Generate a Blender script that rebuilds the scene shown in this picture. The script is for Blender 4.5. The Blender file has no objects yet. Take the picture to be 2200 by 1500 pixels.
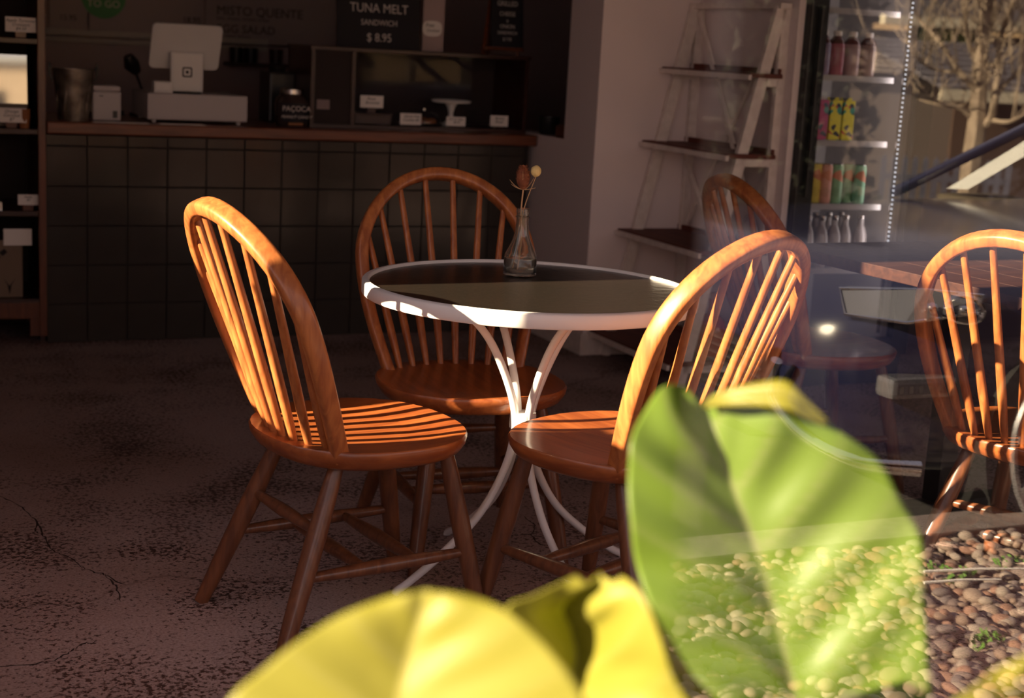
import bpy, bmesh, math, random
import numpy as np
from mathutils import Vector, Matrix
random.seed(4)
sc = bpy.context.scene
COL = sc.collection
PI = math.pi

# ------------------------------------------------------------------ camera
F, PHI, RHO, EYE = 3215.0, math.radians(11.47), math.radians(3.18), 1.25
cd = bpy.data.cameras.new('camera'); cam = bpy.data.objects.new('camera', cd); COL.objects.link(cam)
cd.sensor_width = 36.0; cd.lens = F * 36.0 / 2200.0; cd.clip_start = 0.02; cd.clip_end = 200
fwd = Vector((0, math.cos(PHI), -math.sin(PHI))); up0 = Vector((0, math.sin(PHI), math.cos(PHI))); rt0 = Vector((1, 0, 0))

rt = rt0 * math.cos(RHO) - up0 * -math.sin(RHO)
upv = up0 * math.cos(RHO) - rt0 * math.sin(RHO)
cam.matrix_world = Matrix(((rt.x, upv.x, -fwd.x, 0), (rt.y, upv.y, -fwd.y, 0), (rt.z, upv.z, -fwd.z, EYE), (0, 0, 0, 1)))
cd.dof.use_dof = True; cd.dof.focus_distance = 3.25; cd.dof.aperture_fstop = 4.0
sc.camera = cam

# ------------------------------------------------------------------ light
world = bpy.data.worlds.new('world'); sc.world = world; world.use_nodes = True
wn = world.node_tree.nodes; wl = world.node_tree.links; wn.clear()
wo = wn.new('ShaderNodeOutputWorld'); wb = wn.new('ShaderNodeBackground'); wr = wn.new('ShaderNodeValToRGB')
wt = wn.new('ShaderNodeTexCoord'); wsx = wn.new('ShaderNodeSeparateXYZ')
wl.new(wt.outputs['Generated'], wsx.inputs[0]); wl.new(wsx.outputs['Z'], wr.inputs[0]); wl.new(wr.outputs[0], wb.inputs[0]); wl.new(wb.outputs[0], wo.inputs[0])
wr.color_ramp.elements[0].color = (0.95, 0.74, 0.68, 1); wr.color_ramp.elements[1].color = (0.62, 0.60, 0.74, 1)
wb.inputs['Strength'].default_value = 1.4
SUN_AZ, SUN_EL = math.radians(26.5), math.radians(23.0)
L = Vector((math.cos(SUN_AZ) * math.cos(SUN_EL), math.sin(SUN_AZ) * math.cos(SUN_EL), -math.sin(SUN_EL)))
sd = bpy.data.lights.new('sun', 'SUN'); sun = bpy.data.objects.new('sun', sd); COL.objects.link(sun)
sun.rotation_euler = L.to_track_quat('-Z', 'Y').to_euler(); sun.location = (-4, -2, 4)
sd.energy = 27.0; sd.angle = math.radians(0.55); sd.color = (1.0, 0.81, 0.53)
vs = sc.view_settings; vs.view_transform = 'Standard'; vs.look = 'None'; vs.exposure = 0.0; vs.gamma = 1.0; vs.use_curve_mapping = False

# ------------------------------------------------------------------ room coordinates: a along the shop front, b into the room
TH = math.radians(24.4); CT, ST = math.cos(TH), math.sin(TH)
def R(a, b, z=0.0): return Vector((a * CT - b * ST, a * ST + b * CT, z))
def AB(p): return (p[0] * CT + p[1] * ST, -p[0] * ST + p[1] * CT)
def ray(px, py):
    p, q = px - 1100, py - 750
    xn = p * math.cos(RHO) + q * math.sin(RHO); yn = p * math.sin(RHO) - q * math.cos(RHO)
    return Vector((xn / F, math.cos(PHI) + yn / F * math.sin(PHI), -math.sin(PHI) + yn / F * math.cos(PHI)))
EYEP = Vector((0, 0, EYE))
def at_z(px, py, z): d = ray(px, py); return EYEP + d * ((z - EYE) / d.z)
def at_d(px, py, dist): d = ray(px, py); return EYEP + d * (dist / d.y)
def at_b(px, py, b):
    d = ray(px, py); nb = -d.x * ST + d.y * CT; return EYEP + d * (b / nb)
GLASS_B = 0.40
def mirror(p):                                    # where a point seen in the shop window really stands
    a, b = AB(p); return R(a, 2 * GLASS_B - b, p[2])

# ------------------------------------------------------------------ helpers
def tag(o, label=None, cat=None, group=None, kind=None):
    if label: o['label'] = label
    if cat: o['category'] = cat
    if group: o['group'] = group
    if kind: o['kind'] = kind
    return o
def empty(name, loc, rz=0.0, label=None, cat=None, group=None, kind=None):
    o = bpy.data.objects.new(name, None); COL.objects.link(o); o.location = loc; o.rotation_euler = (0, 0, rz)
    o.empty_display_size = 0.05
    return tag(o, label, cat, group, kind)
def copy_tree(o, parent=None):
    c = o.copy(); COL.objects.link(c); c.parent = parent
    for ch in list(o.children): copy_tree(ch, c)
    return c
class MB:
    def __init__(s): s.v = []; s.f = []
    def add(s, vs, fs):
        n = len(s.v); s.v += [tuple(v) for v in vs]; s.f += [tuple(i + n for i in f) for f in fs]; return s
    def box(s, x0, x1, y0, y1, z0, z1):
        vs = [(x, y, z) for z in (z0, z1) for y in (y0, y1) for x in (x0, x1)]
        return s.add(vs, [(0, 2, 3, 1), (4, 5, 7, 6), (0, 1, 5, 4), (2, 6, 7, 3), (0, 4, 6, 2), (1, 3, 7, 5)])
    def bar(s, p, q, w, h, upd=(0, 0, 1)):        # rectangular bar, w across, h along upd
        p = Vector(p); q = Vector(q); d = (q - p).normalized(); u = Vector(upd); sx = d.cross(u)
        if sx.length < 1e-4: sx = d.cross(Vector((1, 0, 0)))
        sx.normalize(); u = sx.cross(d).normalized()
        vs = [c + sx * (i * w / 2) + u * (j * h / 2) for c in (p, q) for i, j in ((-1, -1), (1, -1), (1, 1), (-1, 1))]
        return s.add(vs, [(3, 2, 1, 0), (4, 5, 6, 7), (0, 1, 5, 4), (1, 2, 6, 5), (2, 3, 7, 6), (3, 0, 4, 7)])
    def tube(s, pts, rad, seg=10, closed=False, flat=None, upd=None, cap=True):
        pts = [Vector(p) for p in pts]; n = len(pts)
        if not hasattr(rad, '__len__'): rad = [rad] * n
        vs = []; ref = Vector(upd) if upd else None; prev = None
        for i, p in enumerate(pts):
            if closed: t = pts[(i + 1) % n] - pts[i - 1]
            else: t = pts[min(i + 1, n - 1)] - pts[max(i - 1, 0)]
            t.normalize()
            if ref is not None: x = ref - t * ref.dot(t)
            elif prev is None:
                x = Vector((0, 0, 1)) if abs(t.z) < .9 else Vector((1, 0, 0)); x = x - t * x.dot(t)
            else: x = prev - t * prev.dot(t)
            x.normalize(); prev = x; y = t.cross(x)
            r = rad[i]; rx, ry = (r, r) if flat is None else (r * flat[0], r * flat[1])
            for k in range(seg):
                a = 2 * PI * k / seg; c, si = math.cos(a), math.sin(a)
                if flat is not None:                # slightly squared section
                    e = 0.55; c = math.copysign(abs(c) ** e, c); si = math.copysign(abs(si) ** e, si)
                vs.append(p + x * (rx * c) + y * (ry * si))
        fs = []
        m = n if closed else n - 1
        for i in range(m):
            for k in range(seg):
                a, b = i * seg + k, i * seg + (k + 1) % seg; c, d = ((i + 1) % n) * seg + (k + 1) % seg, ((i + 1) % n) * seg + k
                fs.append((a, b, c, d))
        if not closed and cap: fs += [tuple(range(seg))[::-1], tuple((n - 1) * seg + k for k in range(seg))]
        return s.add(vs, fs)
    def lathe(s, prof, c=(0, 0, 0), seg=32):
        vs = [(c[0] + r * math.cos(2 * PI * k / seg), c[1] + r * math.sin(2 * PI * k / seg), c[2] + z) for r, z in prof for k in range(seg)]
        fs = []
        for i in range(len(prof) - 1):
            for k in range(seg):
                fs.append((i * seg + k, i * seg + (k + 1) % seg, (i + 1) * seg + (k + 1) % seg, (i + 1) * seg + k))
        if prof[0][0] > 1e-5: fs.append(tuple(range(seg))[::-1])
        if prof[-1][0] > 1e-5: fs.append(tuple((len(prof) - 1) * seg + k for k in range(seg)))
        return s.add(vs, fs)
    def prism(s, outline, z0, z1, inset=0.0):
        n = len(outline); vs = [(x, y, z0) for x, y in outline] + [(x, y, z1) for x, y in outline]
        fs = [tuple(range(n))[::-1], tuple(range(n, 2 * n))] + [(i, (i + 1) % n, n + (i + 1) % n, n + i) for i in range(n)]
        return s.add(vs, fs)
    def build(s, name, mat, parent=None, smooth=False, bevel=0.0, label=None, xf=None):
        me = bpy.data.meshes.new(name); vv = s.v if xf is None else [tuple(xf(Vector(v))) for v in s.v]
        me.from_pydata(vv, [], s.f); me.validate()
        if mat: me.materials.append(mat)
        bm = bmesh.new(); bm.from_mesh(me); bmesh.ops.remove_doubles(bm, verts=bm.verts, dist=1e-6); bmesh.ops.recalc_face_normals(bm, faces=bm.faces)
        if bevel > 0:
            es = [e for e in bm.edges if len(e.link_faces) == 2 and e.calc_face_angle() > math.radians(35)]
            bmesh.ops.bevel(bm, geom=es, offset=bevel, segments=2, profile=.6, affect='EDGES')
        bm.to_mesh(me); bm.free()
        if smooth:
            me.polygons.foreach_set('use_smooth', [True] * len(me.polygons))
            try: me.set_sharp_from_angle(angle=math.radians(50))
            except Exception: pass
        o = bpy.data.objects.new(name, me); COL.objects.link(o)
        if parent: o.parent = parent
        if label: o['label'] = label
        return o
def box(name, mat, parent, x0, x1, y0, y1, z0, z1, bevel=0.0, label=None):
    return MB().box(x0, x1, y0, y1, z0, z1).build(name, mat, parent, bevel=bevel, label=label)
def text(s, size, mat, parent, loc, rot=(PI / 2, 0, 0), name='lettering', align='CENTER', sx=1.0, shear=0.0, extr=0.0006):
    cu = bpy.data.curves.new('t', 'FONT'); cu.body = s; cu.size = size; cu.align_x = align; cu.align_y = 'CENTER'; cu.extrude = extr; cu.shear = shear; cu.resolution_u = 3
    to = bpy.data.objects.new('t', cu); COL.objects.link(to)
    dg = bpy.context.evaluated_depsgraph_get(); me = bpy.data.meshes.new_from_object(to.evaluated_get(dg))
    bpy.data.objects.remove(to); me.materials.clear(); me.materials.append(mat); me.name = name
    o = bpy.data.objects.new(name, me); COL.objects.link(o); o.parent = parent; o.location = loc; o.rotation_euler = rot; o.scale = (sx, 1, 1)
    return o

# ------------------------------------------------------------------ materials
def mat(name, color=(.5, .5, .5), rough=.5, metal=0.0, spec=.5, coat=0.0, noise=None, bump=0.0, bscale=60, trans=0.0, ior=1.45, emit=None):
    m = bpy.data.materials.new(name); m.use_nodes = True; nt = m.node_tree; p = nt.nodes['Principled BSDF']
    p.inputs['Base Color'].default_value = (*color, 1); p.inputs['Roughness'].default_value = rough; p.inputs['Metallic'].default_value = metal
    p.inputs['Specular IOR Level'].default_value = spec; p.inputs['Coat Weight'].default_value = coat; p.inputs['Coat Roughness'].default_value = .12
    p.inputs['Transmission Weight'].default_value = trans; p.inputs['IOR'].default_value = ior
    if emit: p.inputs['Emission Color'].default_value = (*emit[:3], 1); p.inputs['Emission Strength'].default_value = emit[3]
    tc = nt.nodes.new('ShaderNodeTexCoord')
    if noise:                                   # (scale, stretch xyz, second colour, amount)
        mp = nt.nodes.new('ShaderNodeMapping'); mp.inputs['Scale'].default_value = noise[1]; nt.links.new(tc.outputs['Object'], mp.inputs[0])
        nz = nt.nodes.new('ShaderNodeTexNoise'); nz.inputs['Scale'].default_value = noise[0]; nz.inputs['Detail'].default_value = 6; nt.links.new(mp.outputs[0], nz.inputs[0])
        cr = nt.nodes.new('ShaderNodeValToRGB'); cr.color_ramp.elements[0].position = .35; cr.color_ramp.elements[1].position = .68
        cr.color_ramp.elements[0].color = (*noise[2], 1); cr.color_ramp.elements[1].color = (*color, 1)
        nt.links.new(nz.outputs[0], cr.inputs[0]); nt.links.new(cr.outputs[0], p.inputs['Base Color'])
    if bump:
        nb = nt.nodes.new('ShaderNodeTexNoise'); nb.inputs['Scale'].default_value = bscale; nt.links.new(tc.outputs['Object'], nb.inputs[0])
        b = nt.nodes.new('ShaderNodeBump'); b.inputs['Strength'].default_value = bump; b.inputs['Distance'].default_value = .002
        nt.links.new(nb.outputs[0], b.inputs['Height']); nt.links.new(b.outputs[0], p.inputs['Normal'])
    return m
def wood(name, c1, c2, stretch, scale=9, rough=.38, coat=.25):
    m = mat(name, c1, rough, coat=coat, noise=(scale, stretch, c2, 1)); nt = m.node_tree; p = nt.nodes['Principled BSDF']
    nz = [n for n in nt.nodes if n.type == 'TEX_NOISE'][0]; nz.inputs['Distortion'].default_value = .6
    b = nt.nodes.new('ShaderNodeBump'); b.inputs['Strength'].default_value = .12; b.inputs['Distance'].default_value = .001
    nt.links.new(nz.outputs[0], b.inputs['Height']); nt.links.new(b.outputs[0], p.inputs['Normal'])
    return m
W_STICK = wood('oak_stick', (.50, .170, .048), (.30, .084, .024), (6, 6, .7), 10, rough=.42, coat=.4)
W_SEAT = wood('oak_seat', (.38, .108, .028), (.23, .056, .015), (8, .8, 8), 6, rough=.34, coat=.35)
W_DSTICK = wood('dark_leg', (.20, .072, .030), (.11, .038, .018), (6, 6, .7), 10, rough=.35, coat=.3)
W_DARK = wood('counter_wood', (.21, .055, .019), (.12, .030, .012), (.8, 8, 8), 5, rough=.35)
W_FRAME = wood('cabinet_wood', (.17, .046, .019), (.10, .028, .013), (8, 8, .8), 5)
W_TABLE = wood('plank_wood', (.060, .021, .012), (.032, .011, .007), (.6, 9, 9), 5, rough=.5, coat=.1)
W_SHELF = wood('shelf_wood', (.17, .040, .024), (.11, .024, .016), (9, .8, 9), 5, rough=.7, coat=0)
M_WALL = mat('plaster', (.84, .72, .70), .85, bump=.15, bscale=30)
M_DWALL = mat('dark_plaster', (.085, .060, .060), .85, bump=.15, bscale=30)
M_BWALL = mat('back_plaster', (.48, .36, .35), .8)
M_CEIL = mat('ceiling_paint', (.16, .13, .12), .9)
M_WHITE = mat('white_paint', (.80, .78, .76), .45, coat=.1)
M_TABLEW = mat('white_powder_coat', (.82, .80, .80), .4, coat=.2)
M_WPAINT = mat('chalky_white_paint', (.88, .78, .72), .6, noise=(30, (1, 1, 1), (.76, .66, .60), 1))
M_BLACK = mat('black_plastic', (.012, .011, .012), .35)
M_GREY = mat('pale_plastic', (.55, .50, .50), .5)
M_STEEL = mat('steel', (.6, .58, .56), .25, metal=1)
M_BUCKET = mat('aged_tin', (.35, .30, .24), .45, metal=.7, noise=(18, (1, 1, 1), (.12, .09, .07), 1))
M_TILE = mat('charcoal_tile', (.052, .044, .037), .14, spec=.5, noise=(4, (1, 1, 1), (.042, .036, .031), 1), bump=.35, bscale=7)
M_GROUT = mat('grout', (.02, .016, .015), .9)
M_CARD = mat('card', (.92, .86, .82), .8)
M_INK = mat('ink', (.02, .015, .015), .8)
M_CHALKB = mat('blackboard', (.012, .011, .016), .7)
M_CHALK = mat('chalk', (.62, .56, .54), .9)
M_MENU = mat('menu_paint', (.42, .33, .32), .6)
def glass_pane(name, refl, tint=(1, 1, 1), rough=0.0):
    m = bpy.data.materials.new(name); m.use_nodes = True; nt = m.node_tree; nt.nodes.clear()
    o = nt.nodes.new('ShaderNodeOutputMaterial'); t = nt.nodes.new('ShaderNodeBsdfTransparent'); g = nt.nodes.new('ShaderNodeBsdfGlossy')
    g.inputs['Roughness'].default_value = rough; t.inputs[0].default_value = (*tint, 1)
    f = nt.nodes.new('ShaderNodeFresnel'); mx = nt.nodes.new('ShaderNodeMixShader')
    gm = nt.nodes.new('ShaderNodeNewGeometry'); mr = nt.nodes.new('ShaderNodeMapRange'); mr.inputs['To Min'].default_value = refl; mr.inputs['To Max'].default_value = 1 / refl
    nt.links.new(gm.outputs['Backfacing'], mr.inputs['Value']); nt.links.new(mr.outputs[0], f.inputs['IOR'])   # same reflectance on both faces of the sheet
    nt.links.new(f.outputs[0], mx.inputs[0]); nt.links.new(t.outputs[0], mx.inputs[1]); nt.links.new(g.outputs[0], mx.inputs[2]); nt.links.new(mx.outputs[0], o.inputs[0])
    return m
M_PANE = glass_pane('shop_window_glass', 1.95)
M_THIN = glass_pane('thin_glass', 1.14)
M_GLASS = mat('bottle_glass', (.90, .90, .84), .02, trans=.975, ior=1.45)

# floor: worn speckled concrete with hairline cracks
M_FLOOR = mat('worn_concrete', (.27, .215, .20), .62); nt = M_FLOOR.node_tree; P = nt.nodes['Principled BSDF']
tc = nt.nodes.new('ShaderNodeTexCoord')
def N(t, **k):
    n = nt.nodes.new(t)
    for kk, vv in k.items():
        if kk in n.inputs: n.inputs[kk].default_value = vv
        else: setattr(n, kk, vv)
    return n
def lk(a, b): nt.links.new(a, b)
n1 = N('ShaderNodeTexNoise', Scale=78.0, Detail=4.0, Roughness=.65); lk(tc.outputs['Object'], n1.inputs[0])
n2 = N('ShaderNodeTexNoise', Scale=3.2, Detail=5.0); lk(tc.outputs['Object'], n2.inputs[0])
n3 = N('ShaderNodeTexNoise', Scale=170.0, Detail=2.0); lk(tc.outputs['Object'], n3.inputs[0])
ad = N('ShaderNodeMath', operation='MULTIPLY_ADD'); lk(n2.outputs[0], ad.inputs[0]); ad.inputs[1].default_value = .55; lk(n1.outputs[0], ad.inputs[2])
r1 = N('ShaderNodeValToRGB'); r1.color_ramp.elements[0].position = .800; r1.color_ramp.elements[1].position = .885; lk(ad.outputs[0], r1.inputs[0])
r1.color_ramp.elements[0].color = (.46, .355, .345, 1); r1.color_ramp.elements[1].color = (.085, .045, .038, 1)
n4 = N('ShaderNodeTexNoise', Scale=1.3, Detail=5.0); lk(tc.outputs['Object'], n4.inputs[0])
r4 = N('ShaderNodeValToRGB'); r4.color_ramp.elements[0].position = .4; r4.color_ramp.elements[1].position = .7; lk(n4.outputs[0], r4.inputs[0])
r4.color_ramp.elements[0].color = (1, 1, 1, 1); r4.color_ramp.elements[1].color = (.70, .60, .54, 1)
mxa = N('ShaderNodeMix', data_type='RGBA', blend_type='MULTIPLY'); mxa.inputs[0].default_value = 1; lk(r1.outputs[0], mxa.inputs[6]); lk(r4.outputs[0], mxa.inputs[7])
r3 = N('ShaderNodeValToRGB'); r3.color_ramp.elements[0].position = .35; r3.color_ramp.elements[1].position = .6; lk(n3.outputs[0], r3.inputs[0])
r3.color_ramp.elements[0].color = (.72, .68, .66, 1); r3.color_ramp.elements[1].color = (1, 1, 1, 1)
mxb = N('ShaderNodeMix', data_type='RGBA', blend_type='MULTIPLY'); mxb.inputs[0].default_value = 1; lk(mxa.outputs[2], mxb.inputs[6]); lk(r3.outputs[0], mxb.inputs[7])
dn = N('ShaderNodeTexNoise', Scale=5.0, Detail=5.0); lk(tc.outputs['Object'], dn.inputs[0])
vm = N('ShaderNodeVectorMath', operation='MULTIPLY_ADD'); lk(dn.outputs['Color'], vm.inputs[0]); vm.inputs[1].default_value = (.35, .35, 0); lk(tc.outputs['Object'], vm.inputs[2])
vo = N('ShaderNodeTexVoronoi', feature='DISTANCE_TO_EDGE', Scale=.5); lk(vm.outputs[0], vo.inputs['Vector'])
rc = N('ShaderNodeValToRGB'); rc.color_ramp.elements[0].position = .001; rc.color_ramp.elements[1].position = .0045; lk(vo.outputs[0], rc.inputs[0])
rc.color_ramp.elements[0].color = (.62, .58, .56, 1); rc.color_ramp.elements[1].color = (1, 1, 1, 1)
mxc = N('ShaderNodeMix', data_type='RGBA', blend_type='MULTIPLY'); mxc.inputs[0].default_value = 1; lk(mxb.outputs[2], mxc.inputs[6]); lk(rc.outputs[0], mxc.inputs[7])
lk(mxc.outputs[2], P.inputs['Base Color'])
bp = N('ShaderNodeBump', Strength=.35, Distance=.003); lk(n1.outputs[0], bp.inputs['Height']); lk(bp.outputs[0], P.inputs['Normal'])

# ------------------------------------------------------------------ structure
def rbox(name, m, a0, a1, b0, b1, z0, z1, bevel=0.0, parent=None):
    mb = MB().box(a0, a1, b0, b1, z0, z1)
    o = mb.build(name, m, parent, bevel=bevel); o.rotation_euler = (0, 0, TH)
    if not parent: o['kind'] = 'structure'
    return o
CA, CB = 0.717, 6.01                            # left end and front of the counter
rbox('floor', M_FLOOR, -.45, 7.0, .40, 8.4, -.2, 0)
fl0 = bpy.data.objects['floor']
M_CRACK = mat('crack_dark', (.04, .025, .022), .95); rk = random.Random(2)
for cp in ([(-20, 1058), (40, 1085), (78, 1118), (92, 1150), (112, 1182), (158, 1204), (185, 1225), (232, 1236), (275, 1262)], [(-20, 1436), (60, 1428), (112, 1421), (150, 1402), (176, 1384), (215, 1378)], [(80, 1122), (76, 1140), (95, 1152)], [(225, 1236), (250, 1262), (262, 1300)],
           [(1125, 1110), (1150, 1128), (1142, 1150), (1165, 1176)]):
    pts_ = []
    for i in range(len(cp) - 1):
        for k in range(7):
            t_ = k / 7; pts_.append(at_z(cp[i][0] + (cp[i + 1][0] - cp[i][0]) * t_ + rk.uniform(-3, 3), cp[i][1] + (cp[i + 1][1] - cp[i][1]) * t_ + rk.uniform(-2, 2), .0006))
    v_ = []
    for i, p_ in enumerate(pts_):
        d_ = (pts_[min(i + 1, len(pts_) - 1)] - pts_[max(i - 1, 0)]).normalized(); w_ = rk.uniform(.0008, .0028) * (0.2 if i in (0, len(pts_) - 1) else 1); nx_ = Vector((-d_.y, d_.x, 0)) * w_; v_ += [p_ - nx_, p_ + nx_]
    MB().add(v_, [(2 * i, 2 * i + 1, 2 * i + 3, 2 * i + 2) for i in range(len(pts_) - 1)]).build('crack', M_CRACK, fl0, xf=lambda v: Matrix.Rotation(-TH, 3, 'Z') @ v)
rbox('ceiling', M_CEIL, -.45, 7.0, .30, 8.4, 2.7, 2.8)
rbox('wall_back', M_BWALL, -.45, 7.0, 8.3, 8.4, 0, 2.7)
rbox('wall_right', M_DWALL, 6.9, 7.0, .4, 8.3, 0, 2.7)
SILL = .895
rbox('wall_left', M_WALL, -.45, -.25, 3.11, 8.3, 0, 2.7)
rbox('wall_left_sill', M_WALL, -.45, -.25, 2.80, 3.11, -.1, SILL)
rbox('wall_left_sun_block', M_WALL, -.45, -.25, 1.45, 2.80, -.1, 1.18)  # unseen taller step of the wall, added to block the low sun
rbox('wall_left_post', M_WALL, -.45, -.25, 2.56, 2.70, 1.15, 2.3)
rbox('wall_left_low', M_WALL, -.45, -.25, .30, 1.45, -.1, .80)
rbox('wall_left_head', M_WALL, -.45, -.25, .30, 3.11, 2.3, 2.7)
rbox('wall_front_head', M_WALL, -.45, 7.0, .30, .42, 2.02, 2.7)
# wall with the pass-through beside the counter, its front face and the partition behind the ladder shelf
PA, PB = 2.79, 5.45
rbox('wall_pass', M_WALL, PA, PA + .12, PB + .29, 8.3, 0, .872)
rbox('wall_corner', M_WALL, PA, 3.24, PB, PB + .29, 0, 2.7)
rbox('wall_pass_head', M_WALL, PA, PA + .12, PB + .29, 8.3, 2.1, 2.7)
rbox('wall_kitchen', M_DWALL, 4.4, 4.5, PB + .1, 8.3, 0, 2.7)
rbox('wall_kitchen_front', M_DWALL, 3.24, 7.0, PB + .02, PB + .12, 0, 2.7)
rbox('wall_partition', M_WALL, 3.24, 3.268, 4.75, PB + .02, 0, 2.7)
rbox('baseboard_pass', M_WPAINT, PA - .012, PA, PB - .012, CB + .05, 0, .09, .003)
rbox('baseboard_corner', M_WPAINT, PA, 3.24, PB - .012, PB, 0, .09, .003)

# ------------------------------------------------------------------ counter
ctr = empty('service_counter', R(CA, CB, 0), TH, 'dark service counter clad in square charcoal tiles under a brown wooden top', 'counter')
CW = 2.035
box('carcass', M_GROUT, ctr, 0.0, CW, .006, .58, 0, .82)
TS = .1553
cols = [-.003 + TS * i for i in range(14)]
tile_me = {}
for j in range(6):
    z0 = j * .155; z1 = min(z0 + .155, .82)
    for i in range(14):
        x0 = cols[i]; x1 = min(x0 + TS, CW)
        if x1 - x0 < .02: continue
        key = (round(x1 - x0, 3), round(z1 - z0, 3))
        if key not in tile_me:
            t = MB().box(0, x1 - x0 - .005, -.002, .007, 0, z1 - z0 - .005).build('tile', M_TILE, ctr, bevel=.0015); tile_me[key] = t.data
        else:
            t = bpy.data.objects.new('tile', tile_me[key]); COL.objects.link(t); t.parent = ctr
        t.location = (x0 + .002, random.uniform(-.0008, .0008), z0 + .002); t.rotation_euler = (random.uniform(-.004, .004), 0, random.uniform(-.004, .004))
top = MB().prism([(-.0, -.03), (CW + .02, -.03), (CW + .035, -.015), (CW + .035, .60), (0, .60)], .822, .868).build('worktop', W_DARK, ctr, bevel=.006)

# ------------------------------------------------------------------ windsor chairs
HS = .43
def bow_pt(t, z0=HS - .02):
    """t 0..1 from the right foot of the bow over the top to the left one (local x right, y front)."""
    s = t * 2 - 1                                # -1..1
    h = None
    ang = t * PI
    # outline in the bow's own leaning plane: (x, l)
    Hh = .531
    if abs(s) > .62:                             # the two sides, gently flaring out from the seat
        k = (1 - abs(s)) / .38                   # 0 at the foot, 1 at shoulder
        x = .170 + .058 * math.sin(k * PI / 2 * .98); l = k * .30
        x = x if s < 0 else -x
    else:
        q = s / .62                              # -1..1 over the arch
        a = q * PI / 2
        x = -.228 * math.sin(a); l = .30 + (Hh - .30) * math.cos(a)
    lean = math.radians(21)
    curve = -.018 * math.sin(min(1, l / Hh) * PI)
    return Vector((x, -.145 - l * math.sin(lean) - curve * 0 - .03 * (1 - (x / .228) ** 2) * (l / Hh), z0 + l * math.cos(lean)))
def seat_mesh():
    n = 40; ring = []
    for k in range(n):
        a = 2 * PI * k / n; c, s = math.cos(a), math.sin(a)
        e = .86
        x = .234 * math.copysign(abs(c) ** e, c); y = (.208 if s > 0 else .238) * math.copysign(abs(s) ** e, s)
        x *= 1 + .03 * max(0, -s)
        ring.append((x, y))
    mb = MB(); levels = [(.86, -.046), (.94, -.036), (.99, -.018), (1.0, -.005), (.985, 0.0), (.90, -.001), (.7, -.006), (.45, -.010), (.2, -.010)]
    vs = []
    for sc_, z in levels:
        for x, y in ring: vs.append((x * sc_, y * sc_, HS + z))
    fs = [tuple(range(n))[::-1]]
    for i in range(len(levels) - 1):
        for k in range(n): fs.append((i * n + k, i * n + (k + 1) % n, (i + 1) * n + (k + 1) % n, (i + 1) * n + k))
    fs.append(tuple((len(levels) - 1) * n + k for k in range(n)))
    return mb.add(vs, fs)
def make_chair():
    t = empty('windsor_chair', (0, 0, 0), 0)
    seat_mesh().build('seat', W_SEAT, t, smooth=True)
    NB = 48; pts = [bow_pt(i / NB) for i in range(NB + 1)]
    rad = [.0152 + .0026 * min(1, 4 * min(i, NB - i) / NB) for i in range(NB + 1)]
    nrm = Vector((0, -math.cos(math.radians(21)), -math.sin(math.radians(21))))
    MB().tube(pts, rad, 20, flat=(1.22, .90), upd=nrm).build('bow', W_STICK, t, smooth=True)
    for k in range(8):
        q = (k - 3.5) / 3.5
        bx = q * .140; by = -.160 - .042 * (1 - q * q); bz = HS - .01
        tt = .5 - q * .235                        # where it meets the bow
        tp = bow_pt(tt); b0 = Vector((bx, by, bz))
        # sit inside the bow
        pts = [b0.lerp(tp, s) for s in (0, .08, .25, .45, .7, .97)]
        MB().tube(pts, [.0075, .0092, .0108, .0102, .0088, .0076], 10).build('spindle', W_STICK, t, smooth=True)
    legs = {}
    for nme, top, foot in (('fr', (.135, .125), (.190, .205)), ('fl', (-.135, .125), (-.190, .205)), ('rr', (.125, -.125), (.200, -.285)), ('rl', (-.125, -.125), (-.200, -.285))):
        a = Vector((*top, HS - .03)); b = Vector((*foot, 0)); legs[nme] = (a, b)
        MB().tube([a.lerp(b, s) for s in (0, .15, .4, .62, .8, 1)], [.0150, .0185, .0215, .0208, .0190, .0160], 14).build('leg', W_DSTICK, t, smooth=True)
    def on(n, z): a, b = legs[n]; return a.lerp(b, (a.z - z) / a.z)
    def stick(p, q, r=.0150):
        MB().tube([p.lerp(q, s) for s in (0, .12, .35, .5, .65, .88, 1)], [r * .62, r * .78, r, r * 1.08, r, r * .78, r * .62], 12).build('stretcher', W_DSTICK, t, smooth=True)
    sr = (on('rr', .165), on('fr', .165)); sl = (on('rl', .165), on('fl', .165))
    stick(*sr); stick(*sl); stick(on('rr', .255), on('rl', .255), .0135)
    stick(sr[0].lerp(sr[1], .36), sl[0].lerp(sl[1], .36)); stick(sr[0].lerp(sr[1], .68), sl[0].lerp(sl[1], .68))
    return t
CH = [  # x, y, heading of the front, label
    (-.312, 3.145, -55.2, 'brown bow-back wooden chair left of the white round table, seat striped with spindle shadows'),
    (-.095, 3.632, -160.0, 'brown bow-back wooden chair behind the white round table, facing the window and mostly in shade'),
    (.233, 3.156, 47.1, 'brown bow-back wooden chair right of the white round table, half behind the big leaf'),
    (1.275, 3.435, -40.6, 'pale sunlit bow-back wooden chair at the right edge, its back to the window'),
    (.922, 4.42, -70.0, 'shaded bow-back wooden chair between the ladder shelf and the plank table'),
]
proto = make_chair()
for i, (x, y, h, lab) in enumerate(CH):
    c = proto if i == 0 else copy_tree(proto)
    c.location = (x, y, 0); c.rotation_euler = (0, 0, math.radians(h)); tag(c, lab, 'chair', 'bow-back wooden cafe chairs')

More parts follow.
